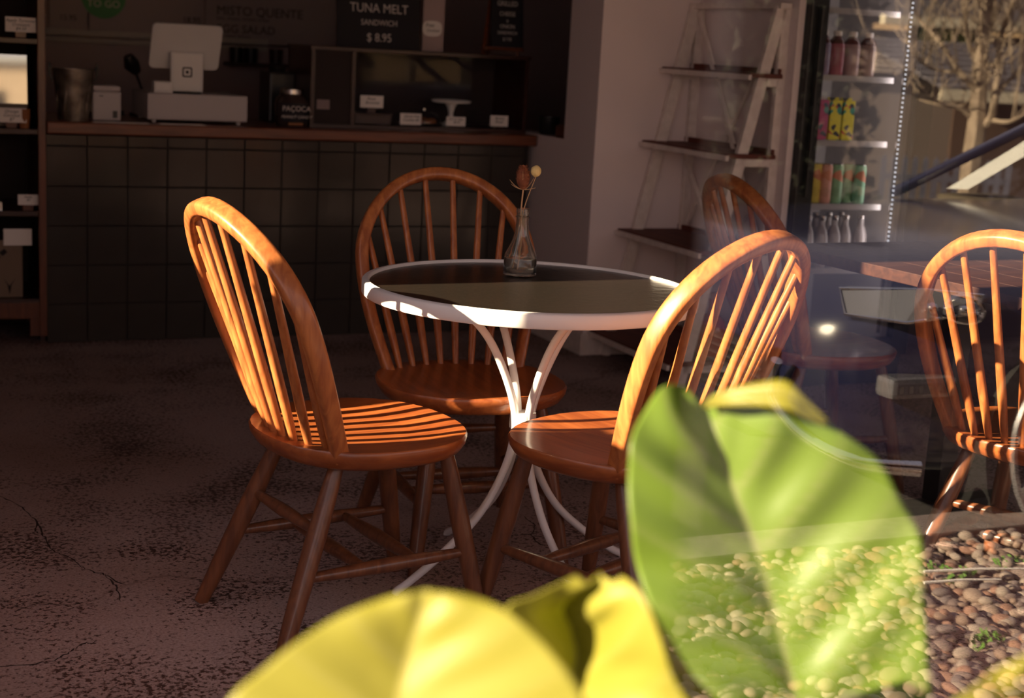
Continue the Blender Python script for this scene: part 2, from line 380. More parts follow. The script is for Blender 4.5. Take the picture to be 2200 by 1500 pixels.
# ------------------------------------------------------------------ round table
TX, TY, TR, TZ = .035, 3.428, .390, .71
tb = empty('round_table', (TX, TY, 0), 0, 'round bistro table with white metal rim, dark glass top and curved white legs', 'table')
MB().lathe([(TR - .016, TZ - .030), (TR - .004, TZ - .033), (TR, TZ - .029), (TR, TZ - .004), (TR - .003, TZ), (TR - .014, TZ + .001), (TR - .017, TZ - .002), (TR - .018, TZ - .008)], seg=96).build('rim', M_TABLEW, tb, smooth=True)
M_TTOP = mat('dark_table_glass', (.012, .0095, .007), .32, spec=.8, bump=.5, bscale=45, noise=(3, (1, 1, 1), (.018, .012, .009), 1))
MB().lathe([(0.0001, TZ - .016), (TR - .016, TZ - .016), (TR - .016, TZ - .006), (0.0001, TZ - .006)], seg=96).build('table_top', M_TTOP, tb)
def smoothpath(P, n=8):
    out = []; P = [Vector(p) for p in P]
    for i in range(len(P) - 1):
        p0, p1, p2, p3 = P[max(i - 1, 0)], P[i], P[i + 1], P[min(i + 2, len(P) - 1)]
        for k in range(n):
            t = k / n
            out.append(.5 * ((2 * p1) + (-p0 + p2) * t + (2 * p0 - 5 * p1 + 4 * p2 - p3) * t * t + (-p0 + 3 * p1 - 3 * p2 + p3) * t ** 3))
    return out + [P[-1]]
for k, an in enumerate((213, 303, 33, 123)):
    a = math.radians(an); cc, ss = math.cos(a), math.sin(a)
    prof = [(.235, TZ - .03), (.175, TZ - .055), (.105, .585), (.048, .48), (.022, .385), (.040, .28), (.105, .17), (.20, .085), (.285, .028), (.318, .010), (.325, .0)]
    MB().tube(smoothpath([(r * cc, r * ss, z) for r, z in prof]), .0095, 10).build('leg', M_TABLEW, tb, smooth=True)
MB().lathe([(.012, .365), (.030, .366), (.031, .372), (.031, .398), (.030, .404), (.012, .405)], seg=24).build('collar', M_TABLEW, tb, smooth=True)
for an in (213, 33):
    a = math.radians(an); cc, ss = math.cos(a), math.sin(a)
    MB().bar((-.235 * cc, -.235 * ss, TZ - .028), (.235 * cc, .235 * ss, TZ - .028), .02, .01).build('crossbar', M_TABLEW, tb); 

# bottle with dried flowers
bp_ = at_z(1116, 592, TZ - .006)
bt = empty('glass_bottle', (bp_.x, bp_.y, TZ - .0055), 0, 'small clear glass sauce bottle used as a bud vase on the round table', 'bottle')
prof = [(.0, .0), (.034, .0), (.0395, .003), (.040, .008), (.040, .040), (.0385, .043), (.0385, .0445), (.0395, .047), (.038, .053), (.030, .068), (.0215, .088), (.0165, .108), (.0150, .128), (.0150, .140), (.0172, .141), (.0172, .144), (.0150, .145), (.0150, .150), (.0160, .152), (.0160, .160), (.0145, .163)]
inner = [(.0120, .163), (.0118, .150), (.0122, .128), (.0140, .108), (.0185, .090), (.027, .068), (.0345, .052), (.0365, .046), (.0368, .012), (.034, .0075), (.0, .007)]
MB().lathe(prof + inner, seg=40).build('bottle_body', M_GLASS, bt, smooth=True)
M_STEM = mat('dry_stem', (.55, .33, .18), .8); M_TEASEL = mat('teasel_brown', (.33, .115, .05), .9, noise=(60, (1, 1, 1), (.2, .06, .03), 1)); M_BALL = mat('yellow_flower', (.80, .60, .26), .9, bump=.6, bscale=260)
def place_flower(name, label, base, tip, r):
    o = empty(name, base, 0, label, 'dried flower')
    return o, Vector(tip) - Vector(base)
b0 = Vector(bt.location) + Vector((-.006, 0, .010))
# teasel
fl = empty('dried_teasel', b0, 0, 'brown spiky dried teasel head standing in the small bottle', 'dried flower')
top = at_d(1124, 408, bt.location.y) - b0
MB().tube(smoothpath([(0, 0, 0), top * .35 + Vector((.004, 0, 0)), top * .72 + Vector((-.001, 0, 0)), top]), .0019, 6).build('stem', M_STEM, fl, smooth=True)
hd = MB(); NT = 15
for i in range(NT + 1):
    pass
hp = [(.0005, 0)] + [(.0155 * math.sin(PI * (.12 + .80 * i / 9)) ** .7, .004 + .052 * i / 9) for i in range(10)] + [(.0005, .060)]
hd.lathe(hp, seg=14)
for k in range(420):
    z = random.uniform(.0, 1); a = random.uniform(0, 2 * PI); r = .0150 * math.sin(PI * (.12 + .80 * z)) ** .7; p = Vector((r * math.cos(a), r * math.sin(a), .004 + .053 * z))
    d = Vector((math.cos(a), math.sin(a), .9)).normalized() * random.uniform(.004, .0068); sdv = Vector((-math.sin(a), math.cos(a), 0)) * .0007
    hd.add([p - sdv, p + sdv, p + d, p + Vector((0, 0, .0012))], [(0, 1, 2), (1, 3, 2), (3, 0, 2)])
h = hd.build('flower_head', M_TEASEL, fl); h.location = top; h.rotation_euler = (0, -.05, 0)
for k, (an, ln, rise) in enumerate(((175, .034, .022), (190, .030, .012), (20, .026, .030), (350, .030, .006), (110, .030, .030), (262, .020, .045), (60, .022, .02))):
    a = math.radians(an); c_, s_ = math.cos(a), math.sin(a)
    MB().tube([top + Vector((c_ * ln * s, s_ * ln * s, rise * s * s + .001)) for s in (0, .3, .6, .85, 1)], [.0011, .001, .0009, .0007, .0003], 5).build('bract', M_STEM, fl, smooth=True)
b1 = Vector(bt.location) + Vector((-.018, .004, .012))
f2 = empty('dried_billy_button', b1, 0, 'round pale yellow dried ball flower on a thin stem in the small bottle', 'dried flower')
top2 = at_d(1151, 380, bt.location.y) - b1
mid2 = at_d(1126, 448, bt.location.y) - b1
MB().tube(smoothpath([(0, 0, 0), mid2 * .5 + Vector((.002, 0, 0)), mid2, top2]), .0011, 6).build('stem', M_STEM, f2, smooth=True)
bl = MB(); bl.lathe([(.0126 * math.sin(PI * i / 12) + .00001, .0135 - .0135 * math.cos(PI * i / 12)) for i in range(13)], seg=20)
rr = [Vector(v) for v in bl.v]; bl.v = [tuple(Vector((0, 0, .0135)) + (v - Vector((0, 0, .0135))) * random.uniform(.95, 1.06)) for v in rr]
o = bl.build('flower_head', M_BALL, f2, smooth=True); o.location = top2

# ------------------------------------------------------------------ ladder shelf
f1 = at_z(1290, 762, 0); la, lb = AB(f1)
lb -= .012
ld = empty('ladder_shelf', R(la, lb, 0), TH, 'white wooden ladder shelf with dark brown shelves leaning at the partition wall', 'shelf')
LW = .616; LT = 1.44; LU = .335                 # local x = towards the wall, local y = into the room (negative = towards the window)
for yy in (0, -LW):
    MB().bar((.01, yy, 0), (LU - .01, yy, LT), .024, .045, (1, 0, 0)).build('leg', M_WPAINT, ld, bevel=.002, label='sloping front leg')
    MB().bar((LU + .015, yy, 0), (LU + .015, yy, LT), .024, .045, (1, 0, 0)).build('leg', M_WPAINT, ld, bevel=.002, label='upright rear leg')
MB().bar((LU - .005, .03, LT + .006), (LU - .005, -LW - .03, LT + .006), .05, .022).build('top_rail', M_WPAINT, ld, bevel=.002)
for z in (1.185, .885, .52, .095):
    uf = LU * z / LT; x0 = uf - .085; x1 = LU + .005
    box('shelf_board', W_SHELF, ld, x0 + .008, x1, -LW - .03, .035, z - .004, z + .012, .002)
    box('shelf_edge', M_WPAINT, ld, x0 - .006, x0 + .008, -LW - .04, .045, z - .014, z + .006, .002, label='white front edging')
    box('shelf_lip', W_SHELF, ld, x1 - .012, x1, -LW - .02, .03, z + .012, z + .032, .001)
    box('bearer', M_WPAINT, ld, uf, LU, -.012, .012, z - .035, z - .006); box('bearer', M_WPAINT, ld, uf, LU, -LW - .012, -LW + .012, z - .035, z - .006)
xb = LU - .004
for (za, zb) in ((LT - .02, .55), (.80, .12)):
    MB().bar((xb, -.02, za), (xb, -LW + .02, zb), .012, .022, (0, 0, 1)).build('brace', M_WPAINT, ld)
    MB().bar((xb + .012, -LW + .02, za), (xb + .012, -.02, zb), .012, .022, (0, 0, 1)).build('brace', M_WPAINT, ld)
# amber swing-top jug on the lowest shelf
M_AMBER = mat('amber_glass', (.50, .07, .02), .08, spec=.7, coat=.4)
jp = at_z(1520, 760, .107); 
ja, jb = AB(jp); jp = R(la + .20, lb - LW + .10, .107)
jug = empty('amber_jug', jp, 0, 'amber glass jug with a cork on the lowest shelf of the ladder shelf', 'jug')
MB().lathe([(.0, 0), (.055, 0), (.060, .01), (.060, .10), (.050, .135), (.022, .165), (.017, .185), (.017, .215), (.020, .22), (.0, .22)], seg=28).build('jug_body', M_AMBER, jug, smooth=True)
MB().lathe([(.0, .22), (.014, .22), (.016, .245), (.0, .246)], seg=16).build('cork', W_STICK, jug, smooth=True)

# ------------------------------------------------------------------ fridge
FA, FB = 3.272, 4.745; FWd, FD, FH = .60, .62, 1.95
fr = empty('drinks_fridge', R(FA, FB, 0), TH, 'tall black glass-door drinks fridge with lit white interior beside the partition', 'refrigerator')
M_FRW = mat('fridge_liner', (.42, .40, .40), .5)
box('side_panel', M_BLACK, fr, 0, .03, .03, FD, 0, FH); box('side_panel', M_BLACK, fr, FWd - .03, FWd, .03, FD, 0, FH)
box('back_panel', M_FRW, fr, .03, FWd - .03, FD - .03, FD, .1, FH); box('top_panel', M_BLACK, fr, .0, FWd, .03, FD, FH, FH + .03)
box('plinth', M_BLACK, fr, .0, FWd, .01, FD, 0, .12)
for x0, x1 in ((.03, .036), (FWd - .036, FWd - .03)): box('liner', M_FRW, fr, x0, x1, .05, FD - .03, .12, FH)
dr = box('door', M_BLACK, fr, 0, .078, -.03, .012, .12, FH, .006)
MB().box(FWd - .075, FWd, -.03, .012, .12, FH).box(.078, FWd - .075, -.03, .012, FH - .07, FH).box(.078, FWd - .075, -.03, .012, .12, .19).build('door_frame', M_BLACK, fr)
box('door_pane', M_THIN, fr, .078, FWd - .075, -.012, -.008, .19, FH - .07)
MB().bar((.035, -.05, .75), (.035, -.05, 1.45), .018, .02, (0, 1, 0)).build('handle', M_BLACK, fr, bevel=.004)
M_LED = mat('led_strip', (.8, .8, .9), .4, emit=(.85, .9, 1, 1.2))
lbm = MB()
for k in range(14, 86): lbm.box(FWd - .1035, FWd - .1005, .024, .028, .30 + k * .018, .30 + k * .018 + .006)
tag(lbm.build('light_strip', M_LED, fr), 'row of small cold lights')
box('light_housing', M_STEEL, fr, FWd - .110, FWd - .094, .028, .034, .2, FH - .08)
fl_ = bpy.data.lights.new('fridge_light', 'AREA'); fo_ = bpy.data.objects.new('fridge_light', fl_); COL.objects.link(fo_); fo_.parent = fr
fl_.shape = 'RECTANGLE'; fl_.size = .02; fl_.size_y = 1.5; fl_.energy = 1.2; fl_.color = (1, .86, .84); fo_.location = (FWd - .12, .03, 1.0); fo_.rotation_euler = (PI / 2, 0, math.radians(35))
M_WIRE = mat('white_wire', (.36, .35, .35), .4)
SH = (1.455, 1.205, .958, .712, .46)
for z in SH:
    s = MB().box(.045, FWd - .13, .06, .075, z - .022, z).box(.045, FWd - .13, .55, .56, z - .012, z)
    for k in range(16): s.box(.05 + k * .0275, .054 + k * .0275, .07, .55, z - .008, z - .002)
    s.build('shelf_rack', M_WIRE, fr)
def fr_item(x, y, z):
    if x > 5: x = AB(at_b(x, {1.205: 120, .958: 260, .712: 400, .46: 520}[z], FB + y))[0] - FA      # a column of the photograph
    return R(FA + x, FB + y, z)
def bottle_proto(name, label, cat, parts):
    o = empty(name, (0, 0, 0), TH, label, cat)
    for nm, pr, m, sg_ in parts: MB().lathe(pr, seg=sg_).build(nm, m, o, smooth=True)
    return o
def strew(make, rows):
    """make(i) gives a thing; place each at its spot."""
    for i, (x, y, z) in enumerate(rows):
        o = make(i); o.location = fr_item(x, y, z); o.rotation_euler = (0, 0, TH + random.uniform(-.3, .3) * 0)
M_CAPW = mat('white_cap', (.66, .62, .60), .4)
def juice(i):
    c = [(.28, .22, .34), (.42, .11, .15), (.45, .30, .30), (.40, .29, .27)][i]; nm = ['lilac', 'deep pink', 'dusty pink', 'beige'][i]
    m = mat('juice_' + str(i), c, .25, noise=(14, (1, 1, 1), tuple(v * .7 for v in c), 1)); o = empty('juice_bottle', (0, 0, 0), TH, nm + ' juice bottle with white cap on the second fridge shelf', 'bottle', 'juice bottles on the second fridge shelf')
    MB().lathe([(0, 0), (.030, 0), (.032, .005), (.032, .112), (.030, .118)], seg=20).build('label_band', m, o, smooth=True)
    MB().lathe([(.030, .118), (.029, .128), (.018, .142), (.015, .148)], seg=20).build('bottle_neck', mat('juice_dark_' + str(i), (.10, .03, .03), .15), o, smooth=True)
    MB().lathe([(.015, .146), (.017, .148), (.017, .165), (0, .166)], seg=16).build('cap', M_CAPW, o, smooth=True); return o
strew(juice, [(1766, .10, 1.205), (1796, .10, 1.205), (1829, .10, 1.205), (1863, .10, 1.205)])
def carton_mat(name, base, spots):
    m = mat(name, base, .5); nt = m.node_tree; p = nt.nodes['Principled BSDF']; t = nt.nodes.new('ShaderNodeTexCoord')
    v = nt.nodes.new('ShaderNodeTexVoronoi'); v.inputs['Scale'].default_value = 55; nt.links.new(t.outputs['Object'], v.inputs['Vector'])
    r = nt.nodes.new('ShaderNodeValToRGB'); r.color_ramp.interpolation = 'CONSTANT'; r.color_ramp.elements[0].color = (*base, 1)
    r.color_ramp.elements[1].position = .62; r.color_ramp.elements[1].color = (*spots[0], 1)
    e = r.color_ramp.elements.new(.78); e.color = (*spots[1], 1); e = r.color_ramp.elements.new(.90); e.color = (*spots[2], 1)
    sp = nt.nodes.new('ShaderNodeSeparateColor'); nt.links.new(v.outputs['Color'], sp.inputs[0]); nt.links.new(sp.outputs[0], r.inputs[0]); nt.links.new(r.outputs[0], p.inputs['Base Color']); return m
MC_Y = carton_mat('yellow_print', (.72, .66, .06), [(.05, .05, .06), (.05, .30, .22), (.55, .10, .06)])
MC_P = carton_mat('pink_print', (.50, .10, .22), [(.10, .12, .16), (.12, .30, .28), (.5, .05, .1)])
for i, (x, m, lb_) in enumerate(((1758, MC_P, 'pink printed drink carton on the third fridge shelf'), (1786, MC_Y, 'yellow printed drink carton beside the pink one on the third fridge shelf'), (1814, MC_Y, 'rightmost yellow printed drink carton on the third fridge shelf'))):
    o = empty('drink_carton', fr_item(x, .10, .958), TH, lb_, 'carton', 'printed cartons on the third fridge shelf')
    box('carton_body', m, o, -.026, .026, -.026, .026, 0, .152, .002); box('carton_top', M_CAPW if i == 0 else m, o, -.024, .024, -.004, .004, .152, .162)
def can(i):
    cs = [(.70, .62, .10), (.72, .60, .12), (.66, .34, .26), (.25, .50, .28), (.24, .46, .26), (.26, .55, .36)]; nm = ['yellow', 'yellow and red', 'pink and yellow', 'pale green', 'mint green', 'teal green'][i]
    c = cs[i]; m = carton_mat('can_print_' + str(i), c, [tuple(v * .85 for v in c), (.62, .25, .14), (.75, .70, .62)]); m.node_tree.nodes['Voronoi Texture'].inputs['Scale'].default_value = 34
    o = empty('drink_can', (0, 0, 0), TH, nm + ' slim drink can on the fourth fridge shelf' + (' at its left end' if i == 0 else ''), 'can', 'slim cans on the fourth fridge shelf')
    MB().lathe([(0, 0), (.020, .0), (.0235, .006), (.0235, .142), (.021, .150), (.020, .151)], seg=20).build('can_body', m, o, smooth=True)
    MB().lathe([(.020, .150), (.021, .153), (.018, .153), (.0, .151)], seg=20).build('can_lid', M_STEEL, o, smooth=True); return o
strew(can, [(1728, .10, .712), (1751, .12, .712), (1773, .10, .712), (1796, .10, .712), (1819, .13, .712), (1845, .09, .712)])
M_WATER = mat('clear_bottle_glass', (.36, .33, .32), .1, coat=.5)
wb0 = empty('water_bottle', (0, 0, 0), TH)
MB().lathe([(0, 0), (.026, 0), (.028, .006), (.028, .12), (.020, .15), (.013, .165), (.0125, .185)], seg=18).build('bottle_body', M_WATER, wb0, smooth=True)
MB().lathe([(.0125, .185), (.0145, .187), (.0145, .202), (0, .203)], seg=14).build('cap', M_STEEL, wb0, smooth=True)
for i, (x, y) in enumerate([(1732, .10), (1762, .10), (1789, .10), (1812, .12), (1845, .12), (1748, .2), (1776, .2), (1803, .22)]):
    o = wb0 if i == 0 else copy_tree(wb0); o.location = fr_item(x, y, .46)
    tag(o, 'clear glass bottle with metal cap in the crowd on the lowest visible fridge shelf', 'bottle', 'clear bottles on the lowest visible fridge shelf')

# ------------------------------------------------------------------ plank table at the right
pt = empty('plank_table', R(2.555, 2.05, 0), TH + math.radians(4.5), 'brown plank-topped cafe table in front of the drinks fridge', 'table')
for k in range(6): box('plank', W_TABLE, pt, k * .13, k * .13 + .127, 0, 1.52, .705, .737, .002)
box('frame', M_BLACK, pt, .25, .55, .2, 1.3, .68, .704)
for yy in (.3, 1.2): 
    box('leg', M_BLACK, pt, .37, .43, yy - .03, yy + .03, .0, .68); box('foot', M_BLACK, pt, .15, .65, yy - .03, yy + .03, 0, .03)

# ------------------------------------------------------------------ shop window pane (the camera looks through it)
pa0, _ = AB(at_b(1500, 800, GLASS_B)); 
win = empty('window_1', R(0, GLASS_B, 0), TH, None, None, None, 'structure')
box('pane', M_PANE, win, pa0, pa0 + 2.2, -.001, .001, .55, 2.02)
box('frame', M_BLACK, win, pa0 - .02, pa0 + 2.2, -.03, .03, .50, .55)
rbox('wall_front_sill', M_WALL, .35, 7.0, .34, .46, 0, .5)
#@@MORE@@
# ------------------------------------------------------------------ things on the counter
ZC = .868
def on_ctr(px, b=None, z=ZC):
    """room spot on the worktop under picture column px, at depth b"""
    p = at_b(px, 260, b); a, _ = AB(p); return a
def thing_at(name, a, b, z, label, cat, group=None, rz=0.0): return empty(name, R(a, b, z), TH + rz, label, cat, group)
# tin bucket
t = thing_at('tin_bucket', on_ctr(158, 6.16), 6.16, ZC, 'dark tin bucket with side handles at the left end of the counter', 'bucket')
MB().lathe([(0, 0), (.058, 0), (.078, .19), (.081, .192), (.081, .198), (.075, .198), (.056, .006), (0, .006)], seg=32).build('bucket_body', M_BUCKET, t, smooth=True)
for s in (-1, 1): MB().tube([(s * .076, 0, .150), (s * .088, 0, .165), (s * .092, 0, .195), (s * .090, 0, .220), (s * .088, 0, .205), (s * .080, 0, .192)], .004, 6).build('handle', M_BLACK, t, smooth=True)
for k in range(9):
    a = 2 * PI * k / 9 - PI / 2
    MB().tube([(.0655 * math.cos(a + s * .3), .0655 * math.sin(a + s * .3), .03 + s * .14) for s in (0, .3, .6, 1)], [.001, .006, .005, .001], 5).build('embossed_leaf', M_BUCKET, t)
# receipt printer
t = thing_at('receipt_printer', on_ctr(224, 6.2), 6.20, ZC, 'small white receipt printer between the tin bucket and the cash drawer', 'printer')
box('printer_body', M_GREY, t, -.055, .055, -.07, .07, 0, .115, .008); box('paper_cover', M_GREY, t, -.053, .053, -.068, .06, .116, .138, .008)
box('button', M_BLACK, t, .022, .040, -.0725, -.069, .012, .040, label='dark label'); box('status_slot', M_BLACK, t, -.03, -.015, -.0715, -.069, .095, .099)
# cash drawer
ax0 = on_ctr(317, 6.10); ax1 = on_ctr(531, 6.10); wd = ax1 - ax0
t = thing_at('cash_drawer', ax0, 6.10, ZC, 'wide pale cash drawer under the tablet till on the counter', 'cash drawer')
box('drawer_body', M_GREY, t, .002, wd - .002, .012, .36, .014, .116, .003); box('drawer_front', M_GREY, t, 0, wd, 0, .012, .013, .117, .003)
for x, y in ((.03, .03), (wd - .03, .03), (.03, .33), (wd - .03, .33)): MB().lathe([(0, 0), (.009, 0), (.009, .014), (0, .014)], (x, y, 0), 12).build('foot', M_GREY, t)
# tablet till
ac = (on_ctr(402, 6.18))
t = thing_at('tablet_till', ac, 6.20, ZC + .118, 'white tablet till seen from behind, square emblem on its stand, on the cash drawer', 'till')
MB().box(-.067, .067, -.012, .012, 0, .165).build('stand', M_WHITE, t, bevel=.010)
MB().lathe([(0, -.0005), (.06, -.0005), (.062, .006), (0, .008)], (0, .0, 0), 24).build('swivel_base', M_BLACK, t)
def rr_out(hx, hz, r, n=6): return [(cx_ + r * math.cos(math.radians(a0_ + 90 * k / n)), cz_ + r * math.sin(math.radians(a0_ + 90 * k / n))) for cx_, cz_, a0_ in ((hx - r, hz - r, 0), (-hx + r, hz - r, 90), (-hx + r, -hz + r, 180), (hx - r, -hz + r, 270)) for k in range(n + 1)]
sc_t = MB().prism(rr_out(.142, .100, .020), -.006, .006).build('screen', M_WHITE, t, bevel=.003); sc_t.location = (-.002, .012, .185); sc_t.rotation_euler = (math.radians(90 + 27), 0, 0)
lg = MB()
pts = [(x, z) for x, z in ((-1, -1), (1, -1), (1, 1), (-1, 1))]
def rrect(h, r, n=5):
    out = []
    for cx, cz, a0 in ((h - r, h - r, 0), (-h + r, h - r, 90), (-h + r, -h + r, 180), (h - r, -h + r, 270)):
        for k in range(n + 1): a = math.radians(a0 + 90 * k / n); out.append((cx + r * math.cos(a), cz + r * math.sin(a)))
    return out
o1, i1 = rrect(.020, .006), rrect(.0145, .0035); n = len(o1)
lg.add([(x, -.0133, z + .084) for x, z in o1] + [(x, -.0133, z + .084) for x, z in i1], [(k, (k + 1) % n, n + (k + 1) % n, n + k) for k in range(n)])
q = rrect(.0058, .0015); lg.add([(x, -.0133, z + .084) for x, z in q], [tuple(range(len(q)))])
lg.build('emblem', M_INK, t, label='square ring emblem with a dot')
# card reader
t = thing_at('card_reader', on_ctr(348, 6.14), 6.15, ZC + .118, 'small white card reader left of the tablet stand', 'card reader')
box('reader_body', M_WHITE, t, -.036, .036, -.035, .035, 0.006, .046, .009); box('dock', M_WHITE, t, -.038, .038, -.038, .038, 0, .010, .004)
# little desk lamp
t = thing_at('desk_lamp', on_ctr(305, 6.52), 6.54, ZC, 'small black angled desk lamp behind the cash drawer', 'lamp')
MB().lathe([(0, 0), (.05, 0), (.05, .012), (0, .014)], seg=20).build('base', M_BLACK, t)
MB().tube([(0, 0, .01), (.01, 0, .09), (-.03, 0, .20)], .006, 8).build('arm', M_BLACK, t); MB().tube([(-.02, 0, .185), (-.045, -.02, .215), (-.06, -.03, .25)], [.02, .034, .02], 12).build('lamp_shade', M_BLACK, t, smooth=True)
t = thing_at('laptop', on_ctr(285, 6.52), 6.485, ZC, 'closed black laptop lying on the counter behind the cash drawer', 'laptop')
box('laptop_base', M_BLACK, t, -.25, -.04, -.0, .2, .0, .012, .003); box('laptop_lid', M_BLACK, t, -.25, -.04, 0, .2, .013, .022, .003)
for i_, (x0, x1) in enumerate(((200, 320), (345, 440))):
    a0_, a1_ = on_ctr(x0, 6.02), on_ctr(x1, 6.02)
    t = thing_at('paper_sheet', a0_, 6.0, ZC, ('loose white sheet of paper left of the cash drawer', 'loose white sheet of paper under the cash drawer')[i_], 'paper', None)
    box('sheet', M_CARD, t, 0, a1_ - a0_, 0, .07, .0005, .002)
# candy jar
t = thing_at('candy_jar', on_ctr(626, 6.14), 6.14, ZC, 'round candy jar with silver lid and black chalk-lettered label on the counter', 'jar')
M_JAR = mat('jar_glass', (.045, .03, .028), .06, coat=.6); M_CANDY = mat('candy', (.30, .11, .04), .6)
MB().lathe([(0, .0), (.062, 0), (.070, .012), (.072, .09), (.066, .115), (.048, .130), (.046, .136)], seg=36).build('jar_body', M_JAR, t, smooth=True)
MB().lathe([(.046, .132), (.049, .134), (.049, .152), (.044, .156), (0, .156)], seg=36).build('lid', M_STEEL, t, smooth=True)
lab = MB(); m_ = 14
lab.add([(.0735 * math.sin(an), -.0735 * math.cos(an), z) for z in (.022, .098) for an in [(-.9 + 1.8 * k / m_) for k in range(m_ + 1)]], [(k, k + 1, m_ + 2 + k, m_ + 1 + k) for k in range(m_)])
lab.build('label', M_CHALKB, t)
text('PA\u00c7OCA', .031, M_CHALK, t, (0, -.0745, .075), sx=.95); text('PEANUT CANDY', .017, M_CHALK, t, (0, -.0745, .042), shear=.3)
box('candy_fill', M_CANDY, t, -.030, .030, -.0715, -.062, .008, .018)
t = thing_at('coffee_grinder', on_ctr(614, 6.45), 6.45, ZC, 'black box-shaped grinder behind the candy jar', 'grinder')
box('grinder_body', M_BLACK, t, -.10, .015, -.09, .09, 0, .215, .01); MB().lathe([(0, .215), (.035, .215), (.04, .235), (0, .236)], (-.045, 0, 0), seg=20).build('lid', M_BLACK, t)
t = thing_at('straw_holder', on_ctr(646, 6.30), 6.26, ZC, 'thin pale straw standing in a dark cup behind the candy jar', 'straw')
MB().lathe([(0, 0), (.02, 0), (.022, .15), (.02, .15), (.018, .005), (0, .005)], seg=16).build('cup', M_BLACK, t); MB().tube([(0, 0, .01), (.004, 0, .235)], .0028, 6).build('straw', M_CARD, t)
# display case
d0, d1 = on_ctr(666, 6.12), on_ctr(1130, 6.12); dw = d1 - d0; dm = on_ctr(757, 6.12) - d0; DH = .335
t = thing_at('display_case', d0, 6.12, ZC, 'long low wooden display case with glass front holding cards and a cake stand', 'display case')
W_CASE = wood('case_wood', (.055, .015, .010), (.035, .010, .007), (.8, 8, 8), 5)
M_CASEIN = mat('case_inside', (.020, .010, .009), .7)
DD = .36
box('bottom_board', W_CASE, t, 0, dw, 0, DD, 0, .014); box('top_board', W_CASE, t, -.006, dw + .006, -.006, DD, DH - .016, DH, .002); box('back_board', M_CASEIN, t, 0, dw, DD - .012, DD, .014, DH - .016)
for x in (0, dm - .008, dw - .016): box('upright', W_CASE, t, x, x + .016, 0, DD, .014, DH - .016)
box('front_panel', M_CASEIN, t, .016, dm - .008, .01, .018, .014, DH - .016); box('front_glass', M_THIN, t, dm + .008, dw - .016, .004, .006, .014, DH - .016)
box('price_sticker', mat('sticker', (.30, .22, .22), .7), t, .03, .085, .0065, .0098, .075, .115)
# a small wooden block inside carries the first card
ZI = ZC + .014
def card(px, zbase, b, w, h, words, label, holder=.022, wood_h=.03):
    a = on_ctr(px, b); c = thing_at('price_card', a, b, zbase, label, 'card', None, random.uniform(-.05, .05))
    box('holder', W_CASE, c, -holder, holder, .0, .03, 0, wood_h, .002, label='small wooden block')
    box('card_sheet', M_CARD, c, -w / 2, w / 2, -.003, -.001, wood_h * .55, wood_h * .55 + h)
    for i, s in enumerate(words): text(s, h * .34, M_INK, c, (random.uniform(-.004, .004), -.0036, wood_h * .55 + h * (.74 - .32 * i)), shear=.35, sx=.95, extr=.0003)
    return c
t2 = thing_at('wooden_riser', on_ctr(800, 6.22), 6.20, ZI, 'dark wooden riser block inside the display case under the first card', 'block')
box('riser_body', W_CASE, t2, -.085, .08, 0, .12, 0, .040, .003); box('riser_top', W_CASE, t2, -.09, .085, -.005, .125, .040, .048, .002)
card(797, ZI + .048, 6.215, .105, .052, ('Pecan', 'Brownies'), 'white handwritten card on the riser block in the display case', .020, .04)
card(882, ZI, 6.155, .095, .048, ('Gluten free', 'Cookies $4'), 'white handwritten card in front of the glass dome', .03, .012)
card(979, ZI, 6.155, .090, .040, ('Carrot Cake', '$6.50'), 'white handwritten card in front of the cake stand', .03, .012)
card(1072, ZI, 6.17, .085, .048, ('Banana', 'Bread'), 'white handwritten card at the right end of the display case', .02, .018)
t = thing_at('cake_stand', on_ctr(968, 6.30), 6.30, ZI, 'white footed cake stand inside the display case', 'cake stand')
MB().lathe([(0, 0), (.050, 0), (.052, .006), (.030, .014), (.014, .03), (.011, .055), (.018, .080), (.030, .098), (0, .1)], seg=32).build('foot', M_WHITE, t, smooth=True)
MB().lathe([(0, .098), (.080, .100), (.088, .104), (.090, .112), (.086, .113), (.080, .108), (0, .106)], seg=40).build('plate', M_WHITE, t, smooth=True)
t = thing_at('glass_dome', on_ctr(905, 6.30), 6.27, ZI, 'low glass dome over pastries left of the cake stand', 'dome')
MB().lathe([(0, 0), (.078, 0), (.085, .008), (.08, .01), (0, .008)], seg=32).build('plate', M_STEEL, t, smooth=True)
MB().lathe([(.074, .009), (.074, .035), (.060, .052), (.03, .060), (0, .062)], seg=32).build('cloche', glass_pane('dome_glass', 1.45), t, smooth=True); MB().lathe([(0, .062), (.008, .064), (.008, .074), (0, .076)], seg=12).build('knob', M_STEEL, t, smooth=True)
for k in range(5):
    a_ = k * 1.257; MB().lathe([(0, 0), (.020, 0), (.022, .012), (.012, .022), (0, .024)], (.038 * math.cos(a_), .038 * math.sin(a_), .0095), 12).build('pastry', M_CANDY, t, smooth=True)
